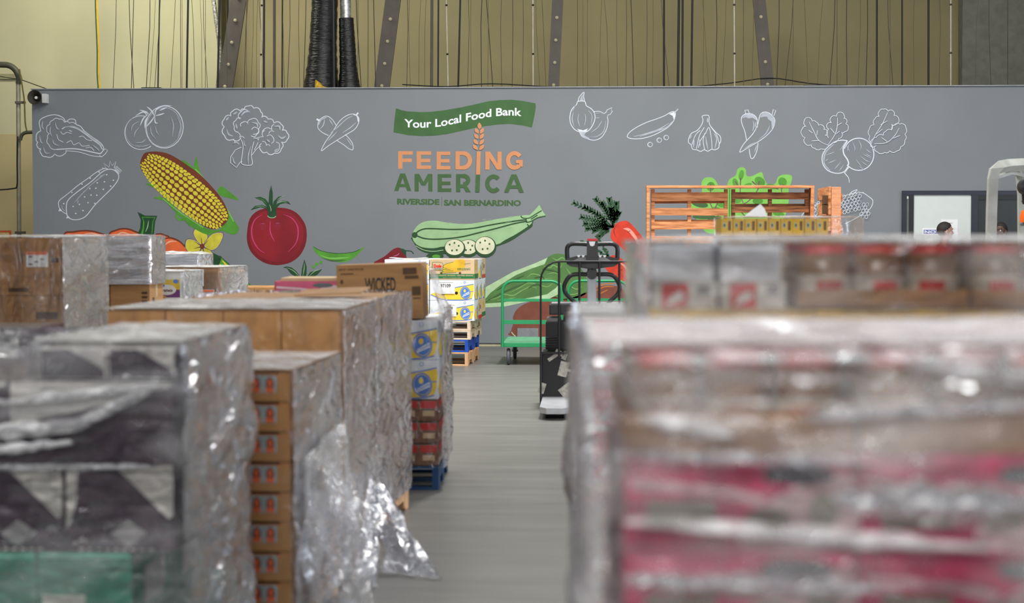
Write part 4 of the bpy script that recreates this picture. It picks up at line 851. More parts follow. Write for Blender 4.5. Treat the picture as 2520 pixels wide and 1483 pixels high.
        if kind == 'purple':
            p.poly([(0.003, h-.004), (0.003, h*.35), (w*.02, h*.25), (w*.02, h*.25), (w*.10, h*.55), (w*.12, h-.004)], OW)
            p.poly([(w*.45, h-.004), (w-.004, h-.004), (w-.004, h*.42), (w*.95, h*.38)], OW)
            p.poly([(w*.42, h*.20), (w*.58, h*.36), (w*.75, h*.22), (w*.58, h*.05)], mat('pale grey print', (172, 168, 168), .5))
            for k in range(9): rect(p, w*(.12+.08*k), h*.0+.004, w*(.17+.08*k), h*.03+.004, OW)
        elif kind == 'purpleb': p.poly([(.004, h*.45), (.004, h-.004), (w-.004, h-.004), (w-.004, h*.93), (w*.4, h*.62)], OW)
        elif kind == 'purpletray': p.poly([(w*.03, .004), (w*.03, h*.92), (w*.45, h*.92), (w*.97, h*.30), (w*.97, .004)], PU)
        else: p.poly([(w*.05, h*.05), (w*.05, h*.45), (w*.5, h*.45), (w*.5, h*.05)], OW); rect(p, w*.02, h*.93, w*.98, h*.99, mat('teal light print', (110, 196, 170), .5))
        p.build('printed_pattern', o)
        p = rside(w, d, h)
        if kind == 'purpletray': rect(p, .004, .004, d*.9, h*.8, PU)
        elif kind == 'purple': p.poly([(d*.25, h*.05), (d*.25, h*.9), (d*.95, h*.9), (d*.95, h*.05)], OW)
        else: rect(p, d*.3, h*.2, d*.8, h*.7, OW)
        p.build('printed_pattern', o)
    elif kind == 'tray':
        mb = MB(); mb.box((0, 0, h*.46), (w, d, h*.92), M_card3, bev=.004)
        for sx in (-1, 1): mb.box((sx*(w/2-.02), 0, h*.96-.001), (.04, d, h*.076), M_card3)
        o = mb.build(name)
        OR = mat('fruit orange', (226, 102, 50), .5); SK = mat('label grey blue', (150, 172, 178), .5); DR = mat('fruit dark', (110, 50, 40), .5); LG = mat('label green', (110, 160, 70), .5)
        p = front(w, d, h); a0, a1 = (w*.36, w*.80) if w > .2 else (w*.1, w*.9); hw = (a1-a0)/2
        for k in range(2):
            c = a0+hw*(k+.5); rect(p, c-hw*.47, h*.30, c+hw*.47, h*.88, SK); p.ell((c, h*.60), hw*.30, h*.24, DR); p.ell((c, h*.64), hw*.16, h*.14, OR); rect(p, c-hw*.30, h*.32, c+hw*.30, h*.48, OR if (int(key[3]*10000) % 2 == 0) else LG)
        p.build('fruit_label', o)
        p = front(w, d, h); rect(p, .004, h*.90, w-.004, h*.915, OR); p.build('printed_band', o)
        mb = MB(); mb.box((w/2+.0008, 0, h*.55), (.0012, d*.3, h*.25), M_carddk); mb.build('hand_hole', o)
    elif kind == 'pink':
        PK = mat('magenta wrap', (196, 52, 98), .3, vary=.08, scale=12, coat=.4); o = carton_mesh(w, d, h, PK, False, .008).build(name)
        GD = mat('dark grey print', (78, 84, 92), .4); PW = mat('pale pink print', (214, 186, 190), .4, vary=.06); GR = mat('olive grey print', (132, 132, 114), .5)
        for F_, L in ((front, w), (lside, d)):
            p = F_(w, d, h); p.poly([(L*.50, h*.04), (L*.66, h*.55), (L*.97, h*.78), (L*.97, h*.04)], PW, 3); p.ell((L*.75, h*.78), L*.16, h*.12, GD); p.ell((L*.62, h*.30), L*.10, h*.14, GR)
            rect(p, L*.10, h*.20, L*.40, h*.52, GR); p.stroke([(L*.03, h*.68), (L*.4, h*.60), (L*.6, h*.5)], h*.10, PW); p.ell((L*.86, h*.4), L*.07, h*.2, GR); p.build('printed_pattern', o)
    elif kind == 'redwhite':
        o = carton_mesh(w, d, h, mat('grey white print', (206, 206, 200), .4), False).build(name)
        for F_, L in ((front, w), (lside, d)):
            p = F_(w, d, h); rect(p, L*.14, h*.04, L*.55, h*.96, M_red); p.poly([(L*.2, h*.1), (L*.5, h*.4), (L*.45, h*.7), (L*.3, h*.5)], M_paper); rect(p, L*.7, h*.55, L*.9, h*.9, M_grey); p.build('printed_pattern', o)
    elif kind == 'yellowbox':
        o = carton_mesh(w, d, h, mat('mustard print', (240, 192, 48), .45, vary=.05), False, .002).build(name)
        p = front(w, d, h); rect(p, w*.15, h*.45, w*.42, h*.75, mat('pale green print', (190, 200, 170), .5)); rect(p, w*.22, h*.52, w*.36, h*.68, mat('dark green print', (60, 84, 60), .5)); rect(p, w*.62, h*.3, w*.85, h*.85, mat('brown print', (120, 80, 30), .5)); p.build('printed_pattern', o)
    elif kind == 'inno':
        o = carton_mesh(w, d, h, mat('glossy white wrap', (226, 226, 222), .2, coat=.5), False, .01).build(name)
        p = front(w, d, h); rect(p, .006, h*.28, w*.95, h*.72, mat('diaper purple', (112, 52, 120), .4)); p.poly([(.006, h*.56), (w*.95, h*.50), (w*.95, h*.80), (.006, h*.78)], mat('pack yellow', (222, 190, 50), .4))
        p.ell((w*.45, h*.5), w*.36, h*.15, M_paper, n=24); p.ell((w*.8, h*.74), w*.1, h*.06, mat('label blue', (76, 128, 210), .5)); p.ell((w*.25, h*.62), w*.14, h*.05, MATS['label blue']); tx(p, 'inno', w*.22, h*.44, w*.68, h*.53, mat('pack brown text', (90, 60, 50), .5), .04)
        p.ell((w*.3, h*.30), w*.14, h*.04, mat('pack orange', (226, 150, 50), .4)); rect(p, w*.7, h*.08, w*.92, h*.2, M_grey); rect(p, w*.1, h*.1, w*.6, h*.16, M_grey); p.build('printed_label', o)
    elif kind == 'whitebox':
        o = carton_mesh(w, d, h, M_white, True).build(name)
        p = front(w, d, h)
        for k in range(7): rect(p, w*.03, h*(.1+.12*k), w*.97, h*(.115+.12*k), mat('faint grey line', (196, 202, 216), .5))
        p.build('printed_lines', o)
    elif kind == 'redpack':
        o = carton_mesh(w, d, h, mat('brown snack wrap', (128, 92, 66), .3, vary=.2, scale=20, coat=.3), False, .02).build(name)
        p = front(w, d, h); rect(p, w*.06, h*.62, w*.46, h*.94, M_red); rect(p, w*.54, h*.62, w*.94, h*.94, M_red); rect(p, w*.1, h*.25, w*.4, h*.5, M_card2); rect(p, w*.6, h*.25, w*.9, h*.5, M_card2); p.build('printed_pattern', o)
        p = rside(w, d, h); rect(p, d*.06, h*.62, d*.94, h*.94, M_red); p.build('printed_pattern', o)
    CACHE[key] = o
    return o
ORD = ['top one', 'second down', 'third down', 'fourth down', 'fifth down', 'sixth down', 'seventh down', 'eighth down', 'ninth down']
class Stack:
    """footprint w x d; local x 0..w to the right, y 0..d away from the viewer; origin is the front left corner on the floor"""
    def __init__(s, x, y, rz, w, d, what, right=True):
        s.rz = radians(rz); s.w = w; s.d = d; s.what = what
        R = Matrix.Rotation(s.rz, 4, 'Z'); s.o = Vector((x, y, 0))-(R @ Vector((w, 0, 0)) if right else Vector((0, 0, 0))); s.R = R
    def P(s, x, y, z): return s.o+(s.R @ Vector((x, y, z)))
    def pallet(s, m, label, h=.14, z=0, dx=0):
        place_pallet(s.w, s.d, h, m, s.P(s.w/2+dx, s.d/2, z), s.rz, label)
    def layer(s, z, h, nx, ny, kind, li, desc, cat='box', name='cardboard_box', gap=.004, x0=0, x1=None, y0=0, y1=None, jit=.003, skip=()):
        x1 = s.w if x1 is None else x1; y1 = s.d if y1 is None else y1; w = (x1-x0)/nx; d = (y1-y0)/ny
        for j in range(ny):
            for i in range(nx):
                if (i, j) in skip: continue
                o = make(kind, w-gap, d-gap, h-.002, name)
                o.location = s.P(x0+(i+.5)*w+random.uniform(-jit, jit)*.3, y0+(j+.5)*d+random.uniform(-jit, 0)*(1 if j == 0 else .3), z); o.rotation_euler = (0, 0, s.rz)
                pos = []
                if ny > 1: pos.append('front row' if j == 0 else ('back row' if j == ny-1 else ['', 'second row', 'third row', 'fourth row'][j]))
                if nx > 1: pos.append('leftmost' if i == 0 else ('rightmost' if i == nx-1 else ['', 'second from left', 'third from left', 'fourth from left', 'fifth from left', 'sixth from left', 'seventh from left', 'eighth from left'][i]))
                lab = desc+', '+s.what.replace('the ', '', 1)+', '+['top', 'second', 'third', 'fourth', 'fifth', 'sixth', 'seventh', 'eighth'][li]+' layer'+((', '+', '.join(pos)) if pos else '')
                tag(o, lab, cat, 'boxes and packs of '+s.what)
def wrap(S, z0, z1, m, label, off=.012, bulge=.02, x0=0, x1=None, y0=0, y1=None, top=None, nz=44, seed=0, sag=0, name='stretch_wrap', flare=0, side=1, ms=None, mt=None):
    """wrinkled film around a load"""
    x1 = S.w if x1 is None else x1; y1 = S.d if y1 is None else y1
    X0, X1, Y0_, Y1_ = x0-off, x1+off, y0-off, y1+off; r = .025; per = []
    def seg(ax, ay, bx, by, n):
        for k in range(n): per.append((ax+(bx-ax)*k/n, ay+(by-ay)*k/n))
    n1 = 30; seg(X0+r, Y0_, X1-r, Y0_, n1); per.extend([(X1-r+r*sin(a), Y0_+r-r*cos(a)) for a in (0, .5, 1.0, 1.4)]); seg(X1, Y0_+r, X1, Y1_-r, n1); per.extend([(X1-r+r*cos(a), Y1_-r+r*sin(a)) for a in (0, .5, 1, 1.4)])
    seg(X1-r, Y1_, X0+r, Y1_, 14); per.extend([(X0+r-r*sin(a), Y1_-r+r*cos(a)) for a in (0, .5, 1, 1.4)]); seg(X0, Y1_-r, X0, Y0_+r, n1); per.extend([(X0+r-r*cos(a), Y0_+r-r*sin(a)) for a in (0, .5, 1, 1.4)])
    N = len(per); cx = (X0+X1)/2; cy = (Y0_+Y1_)/2; vs = []
    for j in range(nz+1):
        t = j/nz; z = z0+(z1-z0)*t
        for i, (x, y) in enumerate(per):
            nx_, ny_ = per[(i+1) % N][1]-per[i-1][1], -(per[(i+1) % N][0]-per[i-1][0]); L = math.hypot(nx_, ny_) or 1; nx_ /= L; ny_ /= L
            q = Vector((x*3+seed, y*1.3, z*4)); dgl = noise.noise(Vector(((x+y)*2.2+seed, z*7-(x+y)*3.1, seed)))
            dd = bulge*(.5+.5*noise.noise(q))+bulge*.9*max(0, dgl)+.35*bulge*abs(noise.noise(q*5))
            dd += flare*max(0, .25-t)*(.6+.8*noise.noise(Vector((x*6, y*6, seed))))
            zz_ = z+(sag*noise.noise(Vector((x*4, y*4, seed+3))) if j in (nz,) else 0)
            vs.append(S.P(x+nx_*dd, y+ny_*dd, zz_))
    fs = [[j*N+i, j*N+(i+1) % N, (j+1)*N+(i+1) % N, (j+1)*N+i] for j in range(nz) for i in range(N)]
    ms = ms or M_filmd; mt = mt or M_filmtop; cut = len(fs)
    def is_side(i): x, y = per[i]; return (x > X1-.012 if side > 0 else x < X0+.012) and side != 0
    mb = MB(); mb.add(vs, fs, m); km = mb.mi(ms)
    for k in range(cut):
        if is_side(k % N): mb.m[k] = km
    if top is not None:
        nx2 = 22; vs = []; 
        for j in range(nx2+1):
            for i in range(nx2+1):
                x = X0-.004+(X1-X0+.008)*i/nx2; y = Y0_-.004+(Y1_-Y0_+.008)*j/nx2; e = min(i, nx2-i, j, nx2-j)
                zt = z1+.004+top*(.35+.65*abs(noise.noise(Vector((x*5, y*5, seed))))+.4*max(0, noise.noise(Vector((x*13, y*13, seed)))))*(min(e, 3)/3 if e < 3 else 1)
                vs.append(S.P(x, y, zt))
        mb.add(vs, [[j*(nx2+1)+i, j*(nx2+1)+i+1, (j+1)*(nx2+1)+i+1, (j+1)*(nx2+1)+i] for j in range(nx2) for i in range(nx2)], mt)
    o = mb.build(name, smooth=True); tag(o, label, 'stretch film'); return o
def folds(S, par, spec, m, y=-.055):  # whitish film strips standing in for glare streaks on the wrap
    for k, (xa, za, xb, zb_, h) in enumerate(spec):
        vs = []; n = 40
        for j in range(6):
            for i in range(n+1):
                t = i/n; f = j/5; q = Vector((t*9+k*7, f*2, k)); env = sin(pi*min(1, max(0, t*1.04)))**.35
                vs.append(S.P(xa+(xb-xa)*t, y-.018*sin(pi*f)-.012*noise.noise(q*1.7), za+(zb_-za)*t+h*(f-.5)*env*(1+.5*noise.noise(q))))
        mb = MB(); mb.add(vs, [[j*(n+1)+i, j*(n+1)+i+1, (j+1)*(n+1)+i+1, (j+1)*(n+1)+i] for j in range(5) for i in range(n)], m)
        mb.build('film_glare_fold', par, smooth=True)
M_glare = film_mat('bunched film glare', (.25, 1.0), (.96, .96, .97), 7, .15, (1, 1, 3), 1.2)
def xat(px, Y): return at(px, 600, Y).x
# ===== left row =====
# L1 aubergine and white cartons
S = Stack(xat(425, 5.3), 5.3, 0, 1.02, 1.0, 'the nearest left stack')
S.pallet(M_wood, 'wooden pallet under the nearest left stack of aubergine cartons')
S.layer(.14, .24, 3, 2, 'teal', 4, 'teal carton'); S.layer(.38, .24, 3, 2, 'teal', 3, 'teal carton', x1=.89)
S.layer(.62, .272, 3, 2, 'purple', 2, 'aubergine and white carton'); S.layer(.892, .255, 2, 2, 'purpleb', 1, 'wide aubergine carton')
S.layer(1.147, .10, 2, 2, 'purpletray', 0, 'shallow white and aubergine carton', x0=.60, y0=.02, y1=.98)
WL1 = wrap(S, .10, 1.25, film_mat('near left film', (.0, .20), (.9, .9, .92), 1.8, .12, (1, 1, 2.8), .75), 'crumpled clear film wound round the nearest left aubergine stack', bulge=.05, seed=1, x0=0, top=None)
wrap(S, 1.15, 1.262, M_film, 'film skirt over the shallow top cartons of the nearest left stack', x0=.60, y0=.02, y1=.98, bulge=.02, top=.02, nz=10, seed=9, off=.02)
SL1 = S
S2 = Stack(xat(48, 6.9), 6.9, 0, .8, .6, 'the stack at the left frame edge')
S2.pallet(M_wood, 'wooden pallet under the stack at the left frame edge')
S2.layer(.14, .36, 2, 1, 'teal', 2, 'teal carton'); S2.layer(.5, .36, 2, 1, 'teal', 1, 'teal carton'); S2.layer(.86, .35, 2, 1, 'purple', 0, 'aubergine carton')
folds(SL1, WL1, ((.38, .985, .80, 1.02, .05), (.38, .93, .74, .965, .03), (.45, 1.075, .99, 1.135, .035), (.38, .885, 1.0, .893, .02), (.70, 1.0, 1.0, 1.14, .04)), M_glare, -.075)
# L2 fruit trays
S = Stack(xat(712, 6.7), 6.7, -2.0, 1.0, 1.02, 'the fruit tray stack')
S.pallet(M_wood, 'wooden pallet under the fruit tray stack')
lh = (1.063-.14)/8
for k in range(8): S.layer(.14+lh*k, lh, 4, 2, 'tray', 7-k, 'brown tray with fruit labels', name='fruit_tray', cat='tray')
wrap(S, .08, 1.07, M_filml, 'clear stretch film around the fruit tray stack', bulge=.014, top=.008, seed=4, flare=.15)
# L3 plain cartons
S = Stack(xat(835, 7.9), 7.9, -.8, 1.06, 1.0, 'the plain carton stack')
S.pallet(M_wood, 'wooden pallet under the plain carton stack')
for k in range(4): S.layer(.14+.276*k, .276, 4, 2, 'warm', 3-k, 'plain brown carton')
wrap(S, .06, 1.25, M_filml, 'clear stretch film around the plain carton stack', bulge=.02, top=.02, seed=7, off=.015)
SL3 = S
mb = MB()
for (a, b) in ((.0, .30),): pass
# L4 tall cartons on pallet
S = Stack(xat(918, 9.1), 9.1, -3.6, 1.0, 1.1, 'the tall carton stack')
S.pallet(M_wood, 'wooden pallet with notched sides under the tall carton stack')
for k in range(3): S.layer(.14+.37*k, .37, 2, 3, 'brownprint', 2-k, 'brown printed carton')
wrap(S, .12, 1.262, film_mat('tall stack film', (.0, .25), (.7, .7, .74), 2.6, .18, (1, 1, .6)), 'dense grey stretch film around the tall carton stack', bulge=.012, seed=12, sag=.01)
mb = MB()
for (x, y, ang, l) in ((.62, .32, -.04, .36),):
    mb.box(S.P(x+.1, y, 1.262+.02), (l, .28, .006), M_card, M=Matrix.Rotation(S.rz, 4, 'Z') @ Matrix.Rotation(ang, 4, 'Y') @ Matrix.Rotation(.08, 4, 'X'))
tag(mb.build('cardboard_sheet'), 'torn cardboard flaps lying on top of the tall carton stack', 'cardboard')
# L5 banana / snack stack with the WICKED carton
S = Stack(xat(1079, 10.9), 10.9, 1.0, 1.0, .92, 'the blue pallet stack')
S.pallet(M_bluedk, 'dark blue pallet under the stack with the printed brown carton', h=.15)
for k in range(3): S.layer(.15+.138*k, .138, 4, 2, 'redpack', 5-k, 'red and brown snack pack', cat='pack', name='snack_pack')
for k in range(2): S.layer(.566+.245*k, .245, 2, 2, 'chiquita', 2-k, 'banana carton', name='banana_carton')
o = make('wicked', .53, .44, .345, 'printed_carton'); o.location = S.P(.905-.265, .225, 1.058); o.rotation_euler = (0, radians(-1.8), S.rz); tag(o, 'large brown carton printed WICKED on the blue pallet stack', 'box')
for k in range(2):
    o = make('pink', .40, .42, .118, 'pink_pack'); o.location = S.P(.165, .25, 1.058+.12*k); o.rotation_euler = (0, 0, S.rz+.05*k); tag(o, 'pink shrink wrapped pack, '+('lower' if k == 0 else 'upper')+' one beside the printed WICKED carton', 'pack')
mb = MB(); mb.box((0, 0, .01), (.36, .38, .02), M_card2, bev=.003); tag(mb.build('cardboard_pad', loc=S.P(.19, .25, 1.296), rz=S.rz), 'light cardboard pad on the pink packs', 'cardboard')
wrap(S, .14, 1.10, film_mat('shiny loose film', (.0, .04), (.7, .72, .75), 3.2, .10, (1, 1, .5), .35), 'shiny loose film around the blue pallet stack', bulge=.03, seed=21, off=.01, sag=.03)
SL5 = S
# film tails on the floor
def tail(p0, p1, q0, q1, label, m, seed, n=26, amp=.05):
    mb = MB(); vs = []
    for j in range(n+1):
        t = j/n; a = Vector(p0).lerp(Vector(p1), t); b = Vector(q0).lerp(Vector(q1), t)
        for i in range(n+1):
            s_ = i/n; v = a.lerp(b, s_); w = sin(pi*t)*.6+.4
            q = Vector((s_*5+seed, t*3, seed)); v = v+Vector((noise.noise(q), noise.noise(q+Vector((9, 0, 0))), noise.noise(q+Vector((0, 9, 0)))*.6))*amp*(.4+t)
            v += Vector((0, 0, .02*abs(noise.noise(q*3)))); v.z = max(v.z, .004); vs.append(v)
    mb.add(vs, [[j*(n+1)+i, j*(n+1)+i+1, (j+1)*(n+1)+i+1, (j+1)*(n+1)+i] for j in range(n) for i in range(n)], m)
    return tag(mb.build('film_tail', smooth=True), label, 'stretch film')
tail(SL5.P(.93, .0, 1.40), SL5.P(1.035, -.01, .98), SL5.P(.93, .55, 1.36), SL5.P(1.05, .9, .98), 'shiny film slanting off the right edge of the printed WICKED carton', M_filmt, 6, amp=.03)
tail((-1.04, 8.55, .38), (-.985, 8.2, .0), (-1.00, 8.6, .33), (-.70, 8.05, .01), 'loose clear film tail spread on the floor beside the plain cartons', M_filmt, 3, amp=.045)
tail((-1.09, 8.6, .40), (-1.08, 7.9, .01), (-1.03, 8.6, .34), (-.95, 7.8, .01), 'second fold of clear film trailing on the aisle floor', M_filmt, 14, amp=.04)
tail((-1.115, 6.78, .72), (-1.10, 6.75, .01), (-1.06, 7.55, .80), (-.90, 7.30, .01), 'wide film skirt hanging off the fruit tray stack', M_filmt, 8, amp=.05)
# far left stack of branded cartons
S = Stack(xat(150, 10.5), 10.5, 0, 1.2, 1.0, 'the far left wrapped stack')
S.pallet(M_wood, 'wooden pallet under the far left wrapped stack')
z = .14
for k, (h, kd, ds) in enumerate(((.37, 'braker', 'brown printed carton'), (.355, 'braker', 'brown printed carton'), (.355, 'braker', 'brown printed carton'), (.345, 'brownlabel', 'brown labelled carton'))):
    S.layer(z, h, 2, 4, kd, 3-k, ds); z += h
wrap(S, .10, z+.004, M_film, 'stretch film around the far left stack', bulge=.012, seed=31, top=.015, off=.008)
# B
S = Stack(xat(368, 13.0), 13.0, 0, .9, .42, 'the stack with silver film')
S.pallet(M_wood, 'wooden pallet under the stack with silver film')
S.layer(.14, .36, 2, 1, 'brownprint', 3, 'brown carton'); S.layer(.50, .36, 2, 1, 'brownprint', 2, 'brown carton'); S.layer(.86, .355, 3, 1, 'brownprint', 1, 'brown carton'); S.layer(1.215, .355, 1, 1, 'brownprint', 0, 'long brown carton')
wrap(S, 1.215, 1.575, film_mat('silvery film', (.2, .95), (.95, .96, 1.0), 2.2, .10, (.6, 1, 6), 2), 'silver shining film over the top carton of its stack', bulge=.015, seed=41, top=.01, nz=20)
# Inno pack stack
S = Stack(xat(446, 14.2), 14.2, -2, .45, .6, 'the diaper pack stack')
S.pallet(M_wood, 'wooden pallet under the diaper pack stack')
for k in range(4): S.layer(.14+.285*k, .285, 2, 1, 'inno', 3-k, 'white pack with purple label', cat='pack', name='plastic_wrapped_pack')
wrap(S, .13, 1.285, M_filml, 'clear film around the diaper pack stack', bulge=.02, seed=44, top=.01)
# G
S = Stack(xat(538, 15.6), 15.6, -4, .62, .9, 'the barcode carton stack')
S.pallet(M_wood, 'wooden pallet under the barcode carton stack')
for k in range(3): S.layer(.14+.285*k, .285, 2, 2, 'brown', 3-k, 'brown carton')
S.layer(.995, .29, 1, 2, 'brown', 0, 'wide brown carton')
wrap(S, .13, 1.29, M_film, 'bright film around the barcode carton stack', bulge=.02, seed=47, top=.01)
def sheet(S, x, z, w, h, label, yo=-.03, lines=True, bars=False, code=None, orange=False):
    mb = MB(); mb.box((0, 0, h/2), (w, .002, h), M_paper); o = mb.build('paper_label', loc=S.P(x, yo, z), rz=S.rz); tag(o, label, 'label')
    p = Paint(lambda u, v, k: (-w/2+u, -.001-k, v), .0004, base=.0006)
    if bars:
        for k in range(9): rect(p, w*(.15+.08*k), h*.12, w*(.15+.08*k+.02+.03*(k % 3)), h*.34, M_ink)
        for k in range(3): rect(p, w*.1, h*(.5+.12*k), w*.85, h*(.53+.12*k), M_grey)
    elif code:
        p.text(code, w*.18, h*.76, w*.76, h*.48, M_ink, .02); rect(p, w*.12, h*.86, w*.9, h*.885, M_grey); rect(p, w*.12, h*.12, w*.5, h*.13, M_grey); rect(p, w*.72, h*.12, w*.88, h*.13, M_grey)
    else:
        rect(p, w*.12, h*.78, w*.30, h*.84, M_ink)
        for (a, b, c) in ((.10, .45, .45), (.55, .45, .92), (.12, .68, .35), (.62, .78, .72), (.12, .62, .5), (.8, .78, .85)): rect(p, w*a, h*b, w*c, h*(b+.012), M_grey)
    if orange: rect(p, 0.002, h*.8, w-.002, h-.002, mat('orange label edge', (226, 120, 84), .6))
    p.build('printed_text', o); return o
sheet(S, .425, 1.125, .13, .15, 'white barcode label on the wide brown carton', bars=True); sheet(S, .52, .985, .13, .11, 'orange edged white label low on the wide brown carton', orange=True, bars=True)
# white C
S = Stack(xat(488, 17.0), 17.0, 0, .75, .6, 'the white topped stack')
S.pallet(M_wood, 'wooden pallet under the white topped stack')
for k in range(3): S.layer(.14+.34*k, .34, 2, 1, 'brown', 3-k, 'brown carton')
S.layer(1.16, .225, 1, 1, 'whitebox', 0, 'long white carton')
wrap(S, 1.14, 1.39, film_mat('pale bright film', (.1, .5), (.97, .98, 1.0), 2.0, .12, (.6, 1, 4), 1), 'bright film over the long white carton', bulge=.012, seed=52, top=.03, nz=12)  # white tint and haze stand in for the film's bright reflection
# far brown cartons with the delivery note
S = Stack(xat(700, 19.0), 19.0, 0, 1.0, .8, 'the far low stack')
S.pallet(M_wood, 'wooden pallet under the far low stack')
for k in range(4): S.layer(.14+.218*k, .218, 3 if k % 2 else 4, 2, 'warm', 3-k, 'small brown carton')
sheet(S, .50, .84, .19, .12, 'white delivery note leaning on the far low carton stack', yo=-.004)
# ===== banana stack by the wall =====
S = Stack(xat(1152, 21.2), 21.2, -3, 1.05, 1.15, 'the banana stack')
M_wd2 = M_woodp
S.pallet(M_wood, 'natural wooden pallet lowest under the banana stack', h=.165)
for k, (mm, lb, z, h) in enumerate(((M_blue, 'bright blue pallet second lowest under the banana stack', .166, .15), (M_woodp, 'pale pallet third from the floor under the banana stack', .317, .112), (M_woodp, 'pale pallet topmost under the banana stack', .430, .112))):
    S.pallet(mm, lb, h=h, z=z, dx=.03 if k else 0)
S = Stack(xat(1168, 21.2), 21.2, -3, 1.10, 1.2, 'the banana stack')
z0 = .543
kinds = [['chiquita', 'chiquita', 'redband'], ['chiquita', 'chiquita', 'chiquita'], ['dole', 'chiquita', 'redband']]
for l in range(3):
    for j in range(3):
        for i in range(2):
            kd = kinds[l][j] if i == 1 else 'chiquita'
            if l == 0 and j == 1 and i == 1: kd = 'redband'
            if l == 0 and j == 2 and i == 1: kd = 'dole'
            w = .548; d = .398; o = make(kd, w-.008, d-.004, .245, 'banana_carton'); zz_ = z0+l*.247
            o.location = S.P((i+.5)*.55, (j+.5)*.40, zz_+(.012 if False else 0)); o.rotation_euler = (0, 0, S.rz)
            cn = {'chiquita': 'white and yellow banana carton', 'dole': 'tan organic banana carton with green band', 'redband': 'tan banana carton with red band'}[kd]
            tag(o, cn+' in the banana stack, '+['bottom', 'middle', 'top'][l]+' layer, '+['front', 'middle', 'back'][j]+' row, '+['left', 'right'][i], 'box', 'banana cartons stacked near the mural wall')
mb = MB(); a = S.P(.27, .2, z0+.741); mb.box(a+Vector((-.14, 0, .012)), (.17, .3, .004), M_white, M=Matrix.Rotation(.08, 4, 'Y')); mb.box(a+Vector((.14, 0, .012)), (.17, .3, .004), M_white, M=Matrix.Rotation(-.08, 4, 'Y')); tag(mb.build('carton_flap'), 'raised white lid flaps on the top left banana carton', 'lid')
sheet(S, .55+.205, z0+.247+.08, .21, .155, 'white sheet numbered 97109 on the middle right banana carton', yo=-.006, code='97109')
sheet(S, .55+.235, z0+.055, .19, .155, 'white sheet numbered 97109 on the bottom right banana carton', yo=-.006, code='97109')
# ------------------------------------------------------------------ platform carts
def cart():
    r = empty('platform_cart', (0, 0, 0)); w = .76; d = 1.3
    mb = MB(); mb.box((0, d/2, .245), (w, d, .05), M_green, bev=.006); mb.build('platform', r)
    mb = MB(); mb.box((0, d/2, .2712), (w-.05, d-.05, .002), M_greenp); mb.build('deck_surface', r)
    mb = MB(); c = .13; top = 1.02; q = [(-w/2+.02, .22), (-w/2+.02, top-c)]+[(-w/2+.02+c-c*cos(a), top-c+c*sin(a)) for a in (.3, .6, .9, 1.2, pi/2)]
    q += [(-x, z) for x, z in reversed(q)]; mb.tube([(x, -.02, z) for x, z in q], .018, M_green, 10); mb.build('handle_frame', r, smooth=True)
    for z, hh in ((.79, .035), (.525, .05)):
        mb = MB(); mb.box((0, -.02, z), (w-.05, .012, hh), M_green, bev=.003); mb.build('crossbar', r)
    for (x, y) in ((-w/2+.09, .08), (w/2-.09, .08), (-w/2+.12, d-.15), (w/2-.12, d-.15)):
        mb = MB(); mb.box((x, y, .212), (.1, .1, .012), M_steel); 
        for sx in (-.03, .03): mb.box((x+sx, y+.01, .155), (.005, .05, .11), M_steel)
        cs = mb.build('caster', r); mb = MB(); mb.lathe([(.0, -.02), (.09, -.02), (.1, -.012), (.1, .012), (.09, .02), (0, .02)], M_rubber, 22, (x, y+.02, .1), Matrix.Rotation(pi/2, 4, 'Y')); mb.build('wheel', cs, smooth=True)
        mb = MB(); mb.tube([(x-.04, y+.02, .1), (x+.04, y+.02, .1)], .012, M_steel, 8); mb.build('axle', cs)
    return r
c1 = cart(); c1.location = (at(1310, 800, 21.4).x, 21.35, 0); tag(c1, 'green platform cart, left one with its full handle in view', 'cart', 'green platform carts')
c2 = copy_tree(c1); c2.location = (at(1472, 800, 21.5).x, 21.5, 0); tag(c2, 'green platform cart behind the black pallet truck', 'cart', 'green platform carts')
# ------------------------------------------------------------------ pallet truck
YJ = 16.1; sc = F/YJ
r = empty('pallet_truck', (at(1458, 700, YJ).x, YJ, 0)); ox = r.location.x
def jx(px, Y=YJ): return at(px, 700, Y).x-ox
def jz(py, Y=YJ): return at(1458, py, Y).z
tag(r, 'black electric pallet truck with looped handle and load guard beside the right stacks', 'pallet truck')
mb = MB(); mb.box((jx(1458), .28, (jz(1000)+jz(868))/2), (jx(1583)-jx(1333), .55, jz(868)-jz(1000)), M_black, bev=.012); mb.build('battery_box', r)
mb = MB(); mb.box((jx(1458), .30, (jz(862)+jz(797))/2+.01), (jx(1573)-jx(1342), .5, jz(797)-jz(866)), mat('truck black', (22, 22, 24), .5), bev=.01); mb.build('upper_body', r)
mb = MB(); mb.box((jx(1458), .30, (jz(800)+jz(778))/2), (jx(1530)-jx(1386), .36, jz(778)-jz(800)), M_black, bev=.02); mb.build('neck', r)
mb = MB(); mb.box((jx(1458), .20, (jz(775)+jz(750))/2), (jx(1563)-jx(1349), .34, jz(750)-jz(775)), M_blackp, bev=.012); mb.box((jx(1458), .20, jz(748)), (jx(1558)-jx(1354), .30, .014), M_grey, bev=.004); mb.build('tray_top', r)
mb = MB(); mb.box((jx(1362), .22, jz(790)), (.13, .3, .06), mat('grey plastic cover', (110, 110, 106), .4), bev=.025); mb.build('side_cover', r)
mb = MB()
for k in range(5): mb.tube([(jx(1342), .044, jz(832+k*6)), (jx(1358), .03, jz(830+k*6)), (jx(1374), .044, jz(830+k*6))], .007, M_blackp, 6)
mb.build('coiled_cable', r, smooth=True)
mb = MB()
for k in range(2):
    pass
